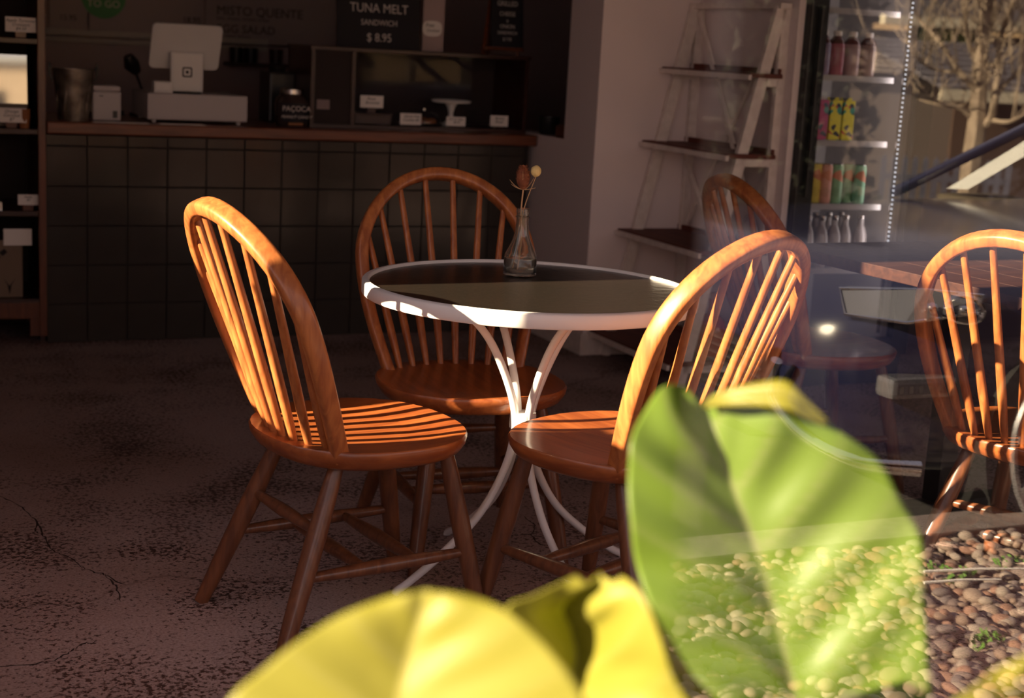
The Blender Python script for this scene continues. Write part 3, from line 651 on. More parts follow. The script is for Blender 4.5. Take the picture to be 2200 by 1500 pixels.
# boards on top of the case
ZT = ZC + DH
def board(px0, px1, b, h, lines, label, thick=.014, name='menu_board', lean=6):
    a0, a1 = on_ctr(px0, b), on_ctr(px1, b); w = a1 - a0
    c = thing_at(name, (a0 + a1) / 2, b, ZT, label, 'sign'); 
    g = box('slate', M_CHALKB, c, -w / 2, w / 2, -.0, thick, 0, h); g.rotation_euler = (math.radians(-lean), 0, 0)
    for s, z, sz in lines:
        o = text(s, sz, M_CHALK, g, (0, -.0009, z), sx=.9, extr=.0004)
    return c
board(720, 896, 6.22, .40, (('Tuna Melt'.upper(), .168, .054), ('SANDWICH', .108, .034), ('$ 8.95', .045, .050)), 'wide blackboard reading TUNA MELT SANDWICH on top of the display case')
ez = thing_at('easel', on_ctr(1068, 6.30), 6.30, ZT, 'small wooden easel holding the narrow blackboard on the display case', 'easel')
for s in (-1, 1): MB().bar((s * .085, 0, 0), (s * .02, .05, .42), .014, .012).build('easel_leg', W_DARK, ez)
MB().bar((0, .15, 0), (0, .055, .40), .012, .012).build('easel_leg', W_DARK, ez); MB().bar((-.1, -.012, .028), (.1, -.012, .028), .03, .012).build('ledge', W_DARK, ez)
a0, a1 = on_ctr(1045, 6.27), on_ctr(1114, 6.27)
c = thing_at('menu_board', (a0 + a1) / 2, 6.262, ZT + .036, 'narrow blackboard reading GRILLED CHEESE on the small easel', 'sign'); w = a1 - a0
g = box('slate', M_CHALKB, c, -w / 2, w / 2, 0, .008, 0, .30); g.rotation_euler = (math.radians(-6), 0, 0)
for s, z, sz in (('GRILLED', .190, .031), ('CHEESE', .145, .027), ('&', .115, .018), ('ONION', .090, .025), ('SANDWICH', .062, .021), ('$ 7.95', .034, .020)): text(s, sz, M_CHALK, g, (0, -.0009, z), sx=.85, extr=.0004)
cbx = thing_at('napkin_box', on_ctr(925, 6.30), 6.30, ZT, 'tall grey box with an oval white sign on the display case', 'box')
box('box_body', M_BWALL, cbx, -.055, .045, .0, .1, 0, .30, .003)
ov = MB(); ov.add([(.046 * math.copysign(abs(math.cos(k * PI / 12)) ** .7, math.cos(k * PI / 12)) - .012, -.004 - d, .098 + .034 * math.copysign(abs(math.sin(k * PI / 12)) ** .7, math.sin(k * PI / 12))) for d in (0, -.003) for k in range(24)], [tuple(range(24)), tuple(range(24, 48))[::-1]] + [(k, (k + 1) % 24, 24 + (k + 1) % 24, 24 + k) for k in range(24)])
ov.build('oval_sign', M_CARD, cbx, label='white oval sign'); text('Free', .022, M_INK, cbx, (-.025, -.0049, .112), shear=.3, extr=.0003); text('Cookies!', .017, M_INK, cbx, (-.008, -.0049, .090), shear=.3, extr=.0003)
# cup and blocks on the ledge of the pass-through
def ledge_a(): return PA + .06
lp = at_z(1202, 290, .872); la_, lb_ = AB(lp)
t = thing_at('dark_cup', PA + .055, lb_, .872, 'dark round cup on the ledge of the pass-through', 'cup')
MB().lathe([(0, 0), (.035, 0), (.044, .01), (.048, .078), (.045, .078), (.040, .012), (0, .01)], seg=24).build('cup_body', M_BLACK, t, smooth=True)
for i_, px in enumerate((1227, 1245)):
    p_ = at_z(px, 297, .872); _, b_ = AB(p_)
    t = thing_at('wooden_block', PA + .05, b_, .872, ('small brown wooden block beside the dark cup on the ledge', 'small brown wooden block at the right end of the ledge')[i_], 'block')
    box('block_body', W_STICK if 0 else W_DARK, t, -.03, .03, -.035, .035, 0, .05, .003); box('block_top', W_DARK, t, -.025, .025, -.03, .03, .05, .055, .001)

# ------------------------------------------------------------------ back wall behind the counter
WB = 8.28
def at_wall(px, py): return at_b(px, py, WB)
def wall_panel(x0, x1, y0, y1, name, m, label, cat, thick=.02):
    A = AB(at_wall(x0, (y0 + y1) / 2))[0]; B = AB(at_wall(x1, (y0 + y1) / 2))[0]; zt = at_wall((x0 + x1) / 2, y0).z; zb = at_wall((x0 + x1) / 2, y1).z
    t = thing_at(name, A, WB - thick, zb, label, cat); return t, B - A, zt - zb, thick
for i_, (x0, x1, y1, lines, lb_) in enumerate(((104, 186, 64, (('CAFE 4.00', 40),), 'left menu panel high on the wall behind the counter'), (190, 435, 72, (('18.95', 45), ('9.95', 15)), 'middle menu panel behind the tablet till'), (441, 722, 96, (), 'right menu panel listing MISTO QUENTE and EGG SALAD'))):
    t, w, h, th_ = wall_panel(x0, x1, -160, y1, 'menu_sign', M_MENU, lb_, 'menu board')
    box('panel_board', M_MENU, t, 0, w, 0, th_, 0, h); box('panel_edge', M_GROUT, t, 0, w, -.003, th_, -.01, 0)
    if i_ == 2:
        for s, px, py, sz in (('MISTO QUENTE', 463, 22, .068), ('EGG SALAD', 463, 61, .062)):
            p = at_wall(px, py); text(s, sz, M_INK, t, (AB(p)[0] - AB(t.location)[0], -.002, p.z - t.location.z), align='LEFT')
        for py in (38, 76):
            p = at_wall(463, py); text('ham, cheese, tomato, bread' if py == 38 else 'egg, mayo, lettuce', .026, M_INK, t, (AB(p)[0] - AB(t.location)[0], -.002, p.z - t.location.z), align='LEFT')
    if i_ == 1:
        p = at_wall(410, 44); text('18.95', .045, M_INK, t, (AB(p)[0] - AB(t.location)[0], -.002, p.z - t.location.z))
    if i_ == 0:
        p = at_wall(145, 38); text('15.95', .04, M_INK, t, (AB(p)[0] - AB(t.location)[0], -.002, p.z - t.location.z))
p = at_wall(221, -8)
t = thing_at('round_sticker', AB(p)[0], WB - .024, p.z, 'round green sticker reading TO GO on the menu panel', 'sticker')
dsk = MB(); dsk.add([(.115 * math.cos(k * PI / 16), -d, .115 * math.sin(k * PI / 16)) for d in (0, .003) for k in range(32)], [tuple(range(32)), tuple(range(32, 64))[::-1]] + [(k, (k + 1) % 32, 32 + (k + 1) % 32, 32 + k) for k in range(32)])
dsk.build('sticker_disc', mat('green_print', (.07, .32, .10), .5), t); M_CREAM = mat('cream_print', (.85, .82, .60), .5)
text('TOO GOOD', .038, M_CREAM, t, (0, -.0045, .030)); text('TO GO', .052, M_CREAM, t, (0, -.0045, -.040))
a_l, a_r = AB(at_wall(104, 72))[0], AB(at_wall(335, 84))[0]; zz = at_wall(200, 68).z
t = thing_at('wall_rail', a_l - .3, WB - .06, zz - .035, 'pale horizontal double rail on the wall behind the till', 'rail')
M_RAIL = mat('rail_paint', (.55, .48, .42), .6)
box('upper_rail', M_RAIL, t, 0, a_r - a_l + .9, 0, .058, .012, .042, .002); box('lower_rail', M_RAIL, t, 0, a_r - a_l + .9, .01, .058, -.022, .000, .002)
t = thing_at('wall_shelf', AB(at_wall(480, 130))[0], WB - .16, at_wall(510, 132).z - .02, 'small dark shelf with cups on the wall right of the tablet till', 'shelf')
box('shelf_board', W_CASE, t, 0, .34, 0, .158, 0, .018)
for i_, (x_, m_c, lb_) in enumerate(((.05, M_BLACK, 'black cup at the left on the small wall shelf'), (.13, M_BLACK, 'black cup in the middle of the small wall shelf'), (.27, W_CASE, 'brown cup at the right on the small wall shelf'))):
    p_ = t.location; a_, b_ = AB(p_); c_ = thing_at('shelf_cup', a_ + x_, b_ + .07, p_.z + .018, lb_, 'cup')
    MB().lathe([(0, 0), (.035, 0), (.038, .08), (.035, .08), (.032, .005), (0, .005)], seg=20).build('cup_body', m_c, c_, smooth=True)

# ------------------------------------------------------------------ cabinet left of the counter
cbx0 = .06; cbw = CA - cbx0
cb = empty('pastry_cabinet', R(cbx0, CB + .0, 0), TH, 'tall dark brown wooden shelf cabinet with price cards left of the counter', 'cabinet')
box('upright', W_FRAME, cb, cbw - .030, cbw - .002, -.01, .03, 0.03, 2.1, .002); box('upright', W_FRAME, cb, 0, .03, -.01, .03, .03, 2.1, .002)
box('side_panel', W_CASE, cb, cbw - .024, cbw - .004, .03, .45, .0, 2.1); box('side_panel', W_CASE, cb, .004, .024, .03, .45, .0, 2.1)
box('back_board', M_CASEIN, cb, .024, cbw - .024, .44, .45, 0, 2.1); box('bottom_rail', W_FRAME, cb, .03, cbw - .03, -.005, .03, .10, .165, .002)
for z in (1.155, .815, .50, .155): box('shelf_board', W_CASE, cb, .024, cbw - .024, .005, .44, z, z + .02, .002)
box('foot_panel', W_FRAME, cb, cbw - .065, cbw - .03, 0, .028, .03, .10)
mrp = empty('leaning_mirror', R(cbx0 + .33, CB + .10, .84), TH, 'frameless glass panel leaning on the cabinet shelf, reflecting sky and street', 'mirror')
M_MIRR = mat('mirror_surface', (.34, .38, .46), .04, metal=1.0)
mm = MB().box(-.27, .27, 0, .004, .085, .27).build('mirror_sheet', M_MIRR, mrp); mm.rotation_euler = (math.radians(-2.2), 0, 0)
box('ledge', W_CASE, mrp, -.27, .27, -.01, .04, 0, .085)
def cab_card(px, py, zs, words, label, w=.11, h=.055):
    a = AB(at_b(px, py, CB + .03))[0]; c = thing_at('price_card', a, CB + .03, zs, label, 'card', None, random.uniform(-.1, .1))
    box('holder', W_FRAME, c, -.02, .02, 0, .03, 0, .035, .002, label='small wooden block'); box('card_sheet', M_CARD, c, -w / 2, w / 2, -.004, -.002, .022, .022 + h)
    for i, s in enumerate(words): text(s, h * .30, M_INK, c, (0, -.0046, .022 + h * (.76 - .27 * i)), shear=.35, extr=.0003)
cab_card(44, 40, 1.175, ('Apple Turnover', 'Croissant', '$4.50'), 'white handwritten card on the top shelf of the left cabinet')
cab_card(24, 225, .835, ('Orange', 'Coconut', '$7'), 'white handwritten card on the shelf below the leaning mirror')
cab_card(60, 400, .52, ('Muffin', '$4'), 'white handwritten card on the low shelf of the left cabinet', .075, .04)
t = thing_at('printed_crate', CA - .33, CB + .06, .175, 'beige cardboard crate with dark flower print at the bottom of the left cabinet', 'crate')
M_KRAFT = mat('kraft', (.22, .155, .11), .8)
box('crate_body', M_KRAFT, t, -.28, .245, 0, .28, 0, .225, .003); box('sticker', M_CARD, t, -.02, .085, -.002, 0, .12, .185)
for k in range(7): o = box('printed_dash', M_INK, t, 0, .024, -.0015, 0, 0, .018); o.location = (.02 + k * .025, -.0005, .040 + k * .0205); o.rotation_euler = (0, -.7, 0)
MB().lathe([(0, 0), (.016, 0), (.016, .001), (0, .001)], seg=14).build('printed_flower', M_INK, t).rotation_euler = (PI / 2, 0, 0); t.children[-1].location = (.195, -.0006, .085)
for s in (-1, 1): o = MB().add([(0, 0, 0), (s * .022, 0, .03), (s * .008, 0, .005), (0, 0, -.035), ], [(0, 1, 2), (0, 2, 3)]).build('printed_leaf', M_INK, t); o.location = (.195, -.0012, .045)
t = thing_at('glass_tray', CA - .36, CB + .05, .52, 'long low tray of wrapped pastries on the low cabinet shelf', 'tray')
MB().box(-.26, .20, 0, .3, 0, .01).box(-.26, .20, -.004, 0, 0, .03).build('tray_base', M_STEEL, t)
for k in range(6): MB().tube([(-.22 + k * .07, .04, .026), (-.22 + k * .07, .13, .034), (-.22 + k * .07, .22, .026)], [.012, .024, .012], 10).build('pastry', M_CANDY, t, smooth=True)
t = thing_at('cup_stack', CA - .075, CB + .045, .835, 'small stack of orange paper cups beside the cabinet post', 'cups')
for k in range(3): MB().lathe([(0, 0), (.018, 0), (.024, .05), (.022, .05), (.016, .003), (0, .003)], (0, 0, k * .012), 16).build('paper_cup', M_CANDY, t, smooth=True)

# ------------------------------------------------------------------ big-leaved plant just inside the window
def leaf_mat(name, c_top, c_vein, c_tr):
    m = bpy.data.materials.new(name); m.use_nodes = True; nt = m.node_tree; nt.nodes.clear()
    o = nt.nodes.new('ShaderNodeOutputMaterial'); p = nt.nodes.new('ShaderNodeBsdfPrincipled'); tr = nt.nodes.new('ShaderNodeBsdfTranslucent'); mx = nt.nodes.new('ShaderNodeMixShader')
    p.inputs['Roughness'].default_value = .42; mx.inputs[0].default_value = .45
    at = nt.nodes.new('ShaderNodeAttribute'); at.attribute_name = 'vein'; cr = nt.nodes.new('ShaderNodeMix'); cr.data_type = 'RGBA'
    cr.inputs[6].default_value = (*c_top, 1); cr.inputs[7].default_value = (*c_vein, 1); nt.links.new(at.outputs['Fac'], cr.inputs[0]); nt.links.new(cr.outputs[2], p.inputs['Base Color'])
    nz = nt.nodes.new('ShaderNodeTexNoise'); nz.inputs['Scale'].default_value = 9; tc_ = nt.nodes.new('ShaderNodeTexCoord'); nt.links.new(tc_.outputs['Object'], nz.inputs[0])
    c2 = nt.nodes.new('ShaderNodeMix'); c2.data_type = 'RGBA'; c2.inputs[6].default_value = (*c_tr, 1); c2.inputs[7].default_value = (c_tr[0] * .75, c_tr[1] * .95, c_tr[2], 1); nt.links.new(nz.outputs[0], c2.inputs[0]); nt.links.new(c2.outputs[2], tr.inputs[0])
    nt.links.new(p.outputs[0], mx.inputs[1]); nt.links.new(tr.outputs[0], mx.inputs[2]); nt.links.new(mx.outputs[0], o.inputs[0]); return m
M_LEAF = leaf_mat('leaf_green', (.145, .225, .030), (.25, .28, .11), (.33, .40, .03))
M_LEAFY = leaf_mat('leaf_yellow_green', (.28, .26, .035), (.33, .30, .08), (.40, .355, .028))
M_STALK = mat('green_stalk', (.25, .34, .08), .5)
plant = empty('big_leaf_plant', R(.95, .85, 0), 0, 'large-leaved yellow-green potted plant standing just inside the window', 'plant')
def leaf(rows, mt, bulge=.03, vein_n=7, label=None, wave=.006, nx=24, veins=True):
    """rows: (left px,py,dist) (mid) (right), from the tip to the stalk; gives a gently folded blade with thickness"""
    rows = [[at_d(*q) for q in r] for r in rows]
    paths = [smoothpath([r[k] for r in rows], 6) for k in range(3)]; n = len(paths[0]); vs = []; ve = []
    for i in range(n):
        Lp, Mp, Rp = paths[0][i], paths[1][i], paths[2][i]; t = i / (n - 1)
        for k in range(-nx, nx + 1):
            s = k / nx; e = Rp if s > 0 else Lp; f = abs(s)
            p = Mp.lerp(e, f); nrm = (Rp - Lp).cross(paths[1][min(i + 1, n - 1)] - paths[1][max(i - 1, 0)]); nrm.normalize()
            if nrm.y > 0: nrm = -nrm
            ph = (t * vein_n + f * 1.1) * 2 * PI if s > 0 else (t * vein_n + f * 1.1 + .4) * 2 * PI
            p = p + nrm * (bulge * math.sin(PI * f) * .6 + wave * math.cos(ph) * min(1, f * 4) * (1 - f * .5))
            vs.append(p); vv = max(0, 1 - f * 26)
            if veins: vv = max(vv, max(0, math.cos(ph)) ** 18 * .8 * (1 - f * .6))
            ve.append(vv)
    m = 2 * nx + 1; fs = [(i * m + k, i * m + k + 1, (i + 1) * m + k + 1, (i + 1) * m + k) for i in range(n - 1) for k in range(m - 1)]
    me = bpy.data.meshes.new('leaf'); ox = Vector(plant.location); me.from_pydata([tuple(v - ox) for v in vs], [], fs); me.materials.append(mt)
    at = me.attributes.new('vein', 'FLOAT', 'POINT'); at.data.foreach_set('value', ve); me.polygons.foreach_set('use_smooth', [True] * len(me.polygons))
    o = bpy.data.objects.new('leaf', me); COL.objects.link(o); o.parent = plant
    sm = o.modifiers.new('thick', 'SOLIDIFY'); sm.thickness = .0008
    if label: o['label'] = label
    return o
D1 = 1.20
leaf([[(1470, 832, D1 + .06), (1508, 868, D1 + .05), (1545, 848, D1 + .045)], [(1418, 838, D1 + .03), (1518, 888, D1 + .045), (1640, 826, D1 + .02)], [(1362, 925, D1 + .00), (1545, 955, D1 + .03), (1722, 848, D1 + .0)],
      [(1350, 1010, D1 - .01), (1570, 1035, D1 + .025), (1800, 925, D1 - .0)], [(1353, 1110, D1 - .02), (1598, 1110, D1 + .015), (1885, 985, D1 - .0)], [(1366, 1210, D1 - .02), (1628, 1190, D1 + .008), (1935, 1075, D1 - .0)],
      [(1400, 1310, D1 - .03), (1655, 1290, D1 - .002), (1978, 1150, D1 - .01)], [(1445, 1400, D1 - .03), (1682, 1390, D1 - .01), (1988, 1270, D1 - .02)], [(1500, 1490, D1 - .04), (1705, 1490, D1 - .02), (1992, 1400, D1 - .03)],
      [(1570, 1600, D1 - .04), (1730, 1610, D1 - .02), (1985, 1560, D1 - .04)], [(1760, 1760, D1 - .05), (1770, 1765, D1 - .05), (1780, 1765, D1 - .05)]], M_LEAF, .010, 6, 'large green leaf with grey-green veins', wave=.004)
leaf([[(1512, 866, D1 + .03), (1516, 872, D1 + .03), (1522, 878, D1 + .025)], [(1560, 838, D1 + .02), (1562, 858, D1 + .012), (1566, 874, D1 + .005)], [(1625, 822, D1 + .01), (1628, 848, D1 + .0), (1632, 874, D1 - .008)], [(1692, 818, D1 + .0), (1692, 850, D1 - .008), (1688, 882, D1 - .015)], [(1738, 864, D1 - .0), (1735, 880, D1 - .008), (1728, 898, D1 - .012)], [(1775, 908, D1 - .004), (1773, 912, D1 - .006), (1770, 916, D1 - .008)]], M_LEAFY, .006, 1, 'bright yellow folded leaf lip', wave=0, nx=8, veins=False)
D2 = .84
leaf([[(840, 1284, D2 + .02), (915, 1268, D2 + .02), (1000, 1280, D2 + .02)], [(735, 1322, D2 + .01), (900, 1330, D2 + .015), (1085, 1312, D2 + .01)], [(640, 1380, D2), (880, 1400, D2 + .01), (1160, 1374, D2)], [(560, 1443, D2 - .01), (860, 1480, D2 + .0), (1225, 1450, D2 - .01)],
      [(490, 1510, D2 - .02), (850, 1570, D2 - .015), (1270, 1530, D2 - .02)], [(440, 1640, D2 - .03), (860, 1700, D2 - .03), (1290, 1650, D2 - .03)], [(860, 1950, D2 - .05), (880, 1960, D2 - .05), (900, 1960, D2 - .05)]], M_LEAFY, .004, 4, 'yellow-green leaf in the foreground', wave=.001)
D3 = 1.0
leaf([[(1240, 1238, D3 + .02), (1290, 1230, D3 + .03), (1335, 1236, D3 + .02)], [(1150, 1275, D3 + .01), (1212, 1300, D3 + .05), (1372, 1268, D3 + .0)], [(1088, 1308, D3), (1228, 1350, D3 + .06), (1398, 1310, D3 - .01)], [(1120, 1375, D3 + .01), (1240, 1410, D3 + .06), (1425, 1390, D3 - .02)],
      [(1175, 1440, D3 + .02), (1228, 1470, D3 + .05), (1450, 1460, D3 - .02)], [(1215, 1510, D3 + .02), (1240, 1540, D3 + .03), (1490, 1560, D3 - .03)], [(1380, 1760, D3 - .04), (1390, 1765, D3 - .04), (1400, 1765, D3 - .04)]], M_LEAFY, .012, 3, 'folded yellow leaf between the other two', wave=.002)
leaf([[(1386, 1300, D3 + .06), (1392, 1302, D3 + .06), (1398, 1312, D3 + .06)], [(1400, 1360, D3 + .05), (1415, 1360, D3 + .05), (1440, 1372, D3 + .05)], [(1432, 1440, D3 + .04), (1455, 1440, D3 + .04), (1485, 1450, D3 + .04)], [(1462, 1520, D3 + .03), (1500, 1520, D3 + .03), (1545, 1530, D3 + .03)], [(1500, 1680, D3), (1510, 1682, D3), (1520, 1682, D3)]], M_LEAFY, .004, 2, 'narrow yellow leaf edge', wave=.001, nx=8)
D4 = .80
leaf([[(2250, 1380, D4), (2262, 1384, D4), (2280, 1392, D4)], [(2165, 1428, D4), (2230, 1440, D4 + .01), (2300, 1440, D4)], [(2090, 1478, D4), (2200, 1500, D4 + .02), (2330, 1500, D4)], [(2030, 1550, D4), (2160, 1580, D4 + .02), (2330, 1590, D4)], [(2050, 1760, D4 - .02), (2070, 1770, D4 - .02), (2090, 1770, D4 - .02)]], M_LEAFY, .01, 3, 'pale yellow leaf tip at the lower right', wave=.002)
pl = Vector(plant.location)
def stalk(tip, r=.004):
    e = at_d(*tip) - pl; MB().tube(smoothpath([(0, 0, .35), (e.x * .25, e.y * .25, .35 + (e.z - .35) * .5), (e.x * .7, e.y * .7, .35 + (e.z - .35) * .85), e]), [.008] + [.005] * 23 + [.003], 8).build('stalk', M_STALK, plant, smooth=True)
for tp in ((1765, 1760, D1 - .05), (880, 1955, D2 - .05), (1390, 1762, D3 - .04), (1510, 1680, D3), (2070, 1768, D4 - .02)): stalk(tp)
MB().tube([(0, 0, .24), (.005, .0, .33), (0, 0, .40)], [.014, .012, .008], 10).build('stem', M_STALK, plant, smooth=True)
M_POT = mat('clay_pot', (.30, .14, .08), .8)
MB().lathe([(0, 0), (.09, 0), (.12, .22), (.13, .225), (.13, .26), (.115, .26), (.11, .235), (0, .235)], seg=32).build('pot', M_POT, plant, smooth=True)

# ------------------------------------------------------------------ the street side, seen only as a reflection in the shop window
def rm(a, b, z=0.0): return R(a, 2 * GLASS_B - b, z)         # (a, b) given where its mirror image seems to stand
rbox('ground_strip', M_GROUT, -4, 12, -2.30, .36, -.06, -.012)
M_ASPH = mat('asphalt', (.055, .050, .050), .9, noise=(60, (1, 1, 1), (.035, .032, .032), 1), bump=.4, bscale=150)
rbox('road', M_ASPH, -30, 60, -60, -2.42, -.30, -.18)
M_KERB = mat('kerb_concrete', (.24, .20, .185), .8, noise=(40, (1, 1, 1), (.17, .14, .135), 1))
rbox('kerb', M_KERB, -4, 12, -2.42, -2.27, -.2, .012, .006)
# pebbles
pcs = [(.32, .22, .17), (.40, .29, .23), (.27, .20, .18), (.38, .21, .15), (.45, .36, .30), (.24, .19, .18)]
PM = [mat('pebble_' + str(i), c, .75, noise=(40, (1, 1, 1), tuple(v * .75 for v in c), 1)) for i, c in enumerate(pcs)]
bed = empty('pebble_bed', rm(2.0, 2.5, 0), TH); bed['kind'] = 'structure'
bmi = bmesh.new(); bmesh.ops.create_icosphere(bmi, subdivisions=2, radius=1.0); IV = [v.co.copy() for v in bmi.verts]; IF = [tuple(v.index for v in f.verts) for f in bmi.faces]; bmi.free()
def peb(seed):
    r = random.Random(seed); k = [Vector((r.uniform(-1, 1), r.uniform(-1, 1), r.uniform(-1, 1))).normalized() for _ in range(4)]; am = [r.uniform(-.14, .10) for _ in range(4)]
    return [v * (1 + sum(a_ * max(0, v.dot(q)) ** 2 for a_, q in zip(am, k))) for v in IV]
SHP = [peb(i) for i in range(8)]; pm_me = {}
spots = []
for _ in range(4300): spots.append((random.uniform(-1.0, 1.35), random.uniform(-.62, .55)))
def near_px(a, b):                               # size in the picture falls with distance
    return (2.0 + a) ** 2 + (2.5 + b) ** 2
def in_view(x, y):
    p = R(2.0 + x, 2.5 + y); s = p.x / p.y; return .12 < s < .37 and p.y > 2.85
cand = sorted([s for s in spots if in_view(*s)], key=lambda s: near_px(*s)); one = set(cand[:300]); rest = MB(); midx = []
for i, (x, y) in enumerate(spots):
    s = random.uniform(.010, .021) * (1.0 if i % 5 else 1.25); sx, sy, sz = s * random.uniform(.85, 1.5), s * random.uniform(.75, 1.1), s * random.uniform(.5, .75); rz = random.uniform(0, PI); mi = random.randrange(6); sh = random.randrange(8)
    z = -.012 + sz * .55 + (random.uniform(.004, .016) if i % 3 == 0 else 0)
    if (x, y) in one:
        key = (sh, mi)
        if key not in pm_me: o = MB().add(SHP[sh], IF).build('pebble', PM[mi], bed, smooth=True); pm_me[key] = o.data
        else: o = bpy.data.objects.new('pebble', pm_me[key]); COL.objects.link(o); o.parent = bed
        o.location = (x, -y, z); o.scale = (sx, sy, sz); o.rotation_euler = (random.uniform(-.3, .3), random.uniform(-.3, .3), rz)
    else:
        c, s_ = math.cos(rz), math.sin(rz)
        rest.add([(x + v.x * sx * c - v.y * sy * s_, -y + v.x * sx * s_ + v.y * sy * c, z + v.z * sz) for v in SHP[sh]], IF); midx += [mi] * len(IF)
me = bpy.data.meshes.new('gravel'); me.from_pydata(rest.v, [], rest.f)
for m_ in PM: me.materials.append(m_)
me.polygons.foreach_set('material_index', midx); me.polygons.foreach_set('use_smooth', [True] * len(midx))
o = bpy.data.objects.new('gravel', me); COL.objects.link(o); o.parent = bed; o['kind'] = 'stuff'
# weeds
M_GRASS = mat('weed_green', (.12, .26, .04), .6)
for k, (px, py, n_) in enumerate(((2060, 1245, 70), (2120, 1385, 60), (2175, 1215, 40), (2010, 1235, 30))):
    g = at_z(px, py, 0); mb = MB()
    for _ in range(n_):
        a_ = random.uniform(0, 2 * PI); r_ = random.uniform(0, .06); x, y = r_ * math.cos(a_), r_ * math.sin(a_) * .5; b_ = random.uniform(0, 2 * PI); ln = random.uniform(.015, .04); dx, dy = math.cos(b_) * ln * .6, math.sin(b_) * ln * .6; w_ = .0018
        mb.add([(x - w_, y, 0), (x + w_, y, 0), (x + dx * .6, y + dy * .6, ln * .7), (x + dx, y + dy, ln * .6)], [(0, 1, 2), (0, 2, 3), (1, 3, 2)])
    o = mb.build('weed_tuft', M_GRASS); o.location = mirror(g); o.location.z = -.002
    tag(o, ('bright green weed tuft among the pebbles beside the pale stick', 'green weed tuft low among the pebbles at lower right', 'small weed tuft near the kerb at the right', 'small weed tuft beside the leaf edge on the pebbles')[k], 'weed')
# two pale dry sticks
for k, (p0, p1) in enumerate((((1985, 1228), (2230, 1222)), ((1985, 1252), (2150, 1245)))):
    A_, B_ = mirror(at_z(*p0, .03)), mirror(at_z(*p1, .03)); o = MB().tube([(0, 0, 0), (B_ - A_) * .5 + Vector((0, 0, .003)), B_ - A_], [.004, .0035, .002], 6).build('dry_stick', M_CARD); o.location = A_
    tag(o, ('long pale dry stick lying across the pebbles', 'shorter pale dry stick just below the long one')[k], 'stick')

# car: built where its mirror image stands, then mirrored across the glass
M_PAINT = mat('dark_blue_paint', (.012, .014, .045), .18, coat=1.0); M_CHROME = mat('chrome', (.75, .73, .72), .12, metal=1); M_LENS = mat('lamp_lens', (.16, .16, .18), .1, coat=.8, metal=.3); M_TYRE = mat('tyre', (.015, .015, .015), .8); M_ALLOY = mat('alloy', (.5, .5, .52), .3, metal=.8); M_CABIN = mat('cabin', (.10, .08, .05), .8); M_STRIP = mat('pale_strip', (.72, .72, .66), .6)
CARA, CARB, CZ, CLIFT = 2.42, 3.16, -.18, .10
car = empty('car', rm(CARA + 2.2, CARB + .87, CZ), TH, 'dark blue parked car with clear headlamp, reflected in the window', 'car')
co = Vector(car.location); inv = Matrix.Rotation(-TH, 4, 'Z')
def cx(v):                                      # car local: x back from the nose, y across from the kerb side, z up from the road -> parent space of the car empty
    zz_ = v.z + CLIFT * min(1, v.z / .3) - (CLIFT * 1.1 * max(0, min(1, (v.x - .35) / .7)) if v.z > .6 else 0); p = rm(CARA + v.x, CARB + v.y, CZ + zz_); return inv @ (p - co)
def car_part(name, mb, m, smooth=True, parent=None, bevel=0, label=None): return mb.build(name, m, parent or car, smooth=smooth, bevel=bevel, xf=cx, label=label)
W2 = 1.74
secs = [  # x, width inset, z low, z shoulder, z top
    (0.00, .42, .34, .50, .60), (.05, .22, .26, .56, .68), (.14, .11, .22, .62, .74), (.30, .045, .20, .68, .80), (.60, .01, .19, .74, .87), (.95, .0, .19, .78, .93), (1.25, .0, .19, .82, .97), (2.2, .0, .19, .86, .98), (3.4, .0, .19, .88, 1.0), (4.0, .03, .22, .86, 1.0), (4.3, .12, .30, .80, .96), (4.40, .3, .4, .7, .9)]
hull = MB(); m_ = 0; vs_ = []
for x, ins, z0, zs, zt in secs:
    ring = [(ins + .10, z0), (ins + .02, z0 + .05), (ins, (z0 + zs) / 2), (ins + .015, zs), (ins + .09, zs + (zt - zs) * .65), (ins + .30, zt - .006), (W2 / 2, zt)]
    full = ring + [(W2 - y, z) for y, z in ring[-2::-1]]; m_ = len(full); vs_ += [(x, y, z) for y, z in full]
fs_ = [(i * m_ + k, i * m_ + (k + 1) % m_, (i + 1) * m_ + (k + 1) % m_, (i + 1) * m_ + k) for i in range(len(secs) - 1) for k in range(m_)] + [tuple(range(m_)), tuple((len(secs) - 1) * m_ + k for k in range(m_))[::-1]]
hull.add(vs_, fs_); o = car_part('body', hull, M_PAINT); sm = o.modifiers.new('s', 'SUBSURF'); sm.levels = 2; sm.render_levels = 2
ws = [(1.42, .14, .955), (1.25, W2 / 2, .985), (1.42, W2 - .14, .955), (2.25, W2 - .30, 1.40), (2.18, W2 / 2, 1.425), (2.25, .30, 1.40)]
g_ = MB().add(ws, [(0, 1, 4, 5), (1, 2, 3, 4)]); car_part('windscreen', g_, M_THIN, False)
car_part('roof', MB().add([(2.2, .27, 1.39), (2.2, W2 - .27, 1.39), (3.3, W2 - .27, 1.40), (3.3, .27, 1.40), (2.3, .36, 1.44), (2.3, W2 - .36, 1.44), (3.2, W2 - .36, 1.45), (3.2, .36, 1.45)], [(0, 1, 2, 3), (4, 5, 6, 7), (0, 1, 5, 4), (1, 2, 6, 5), (2, 3, 7, 6), (3, 0, 4, 7)]), M_PAINT)
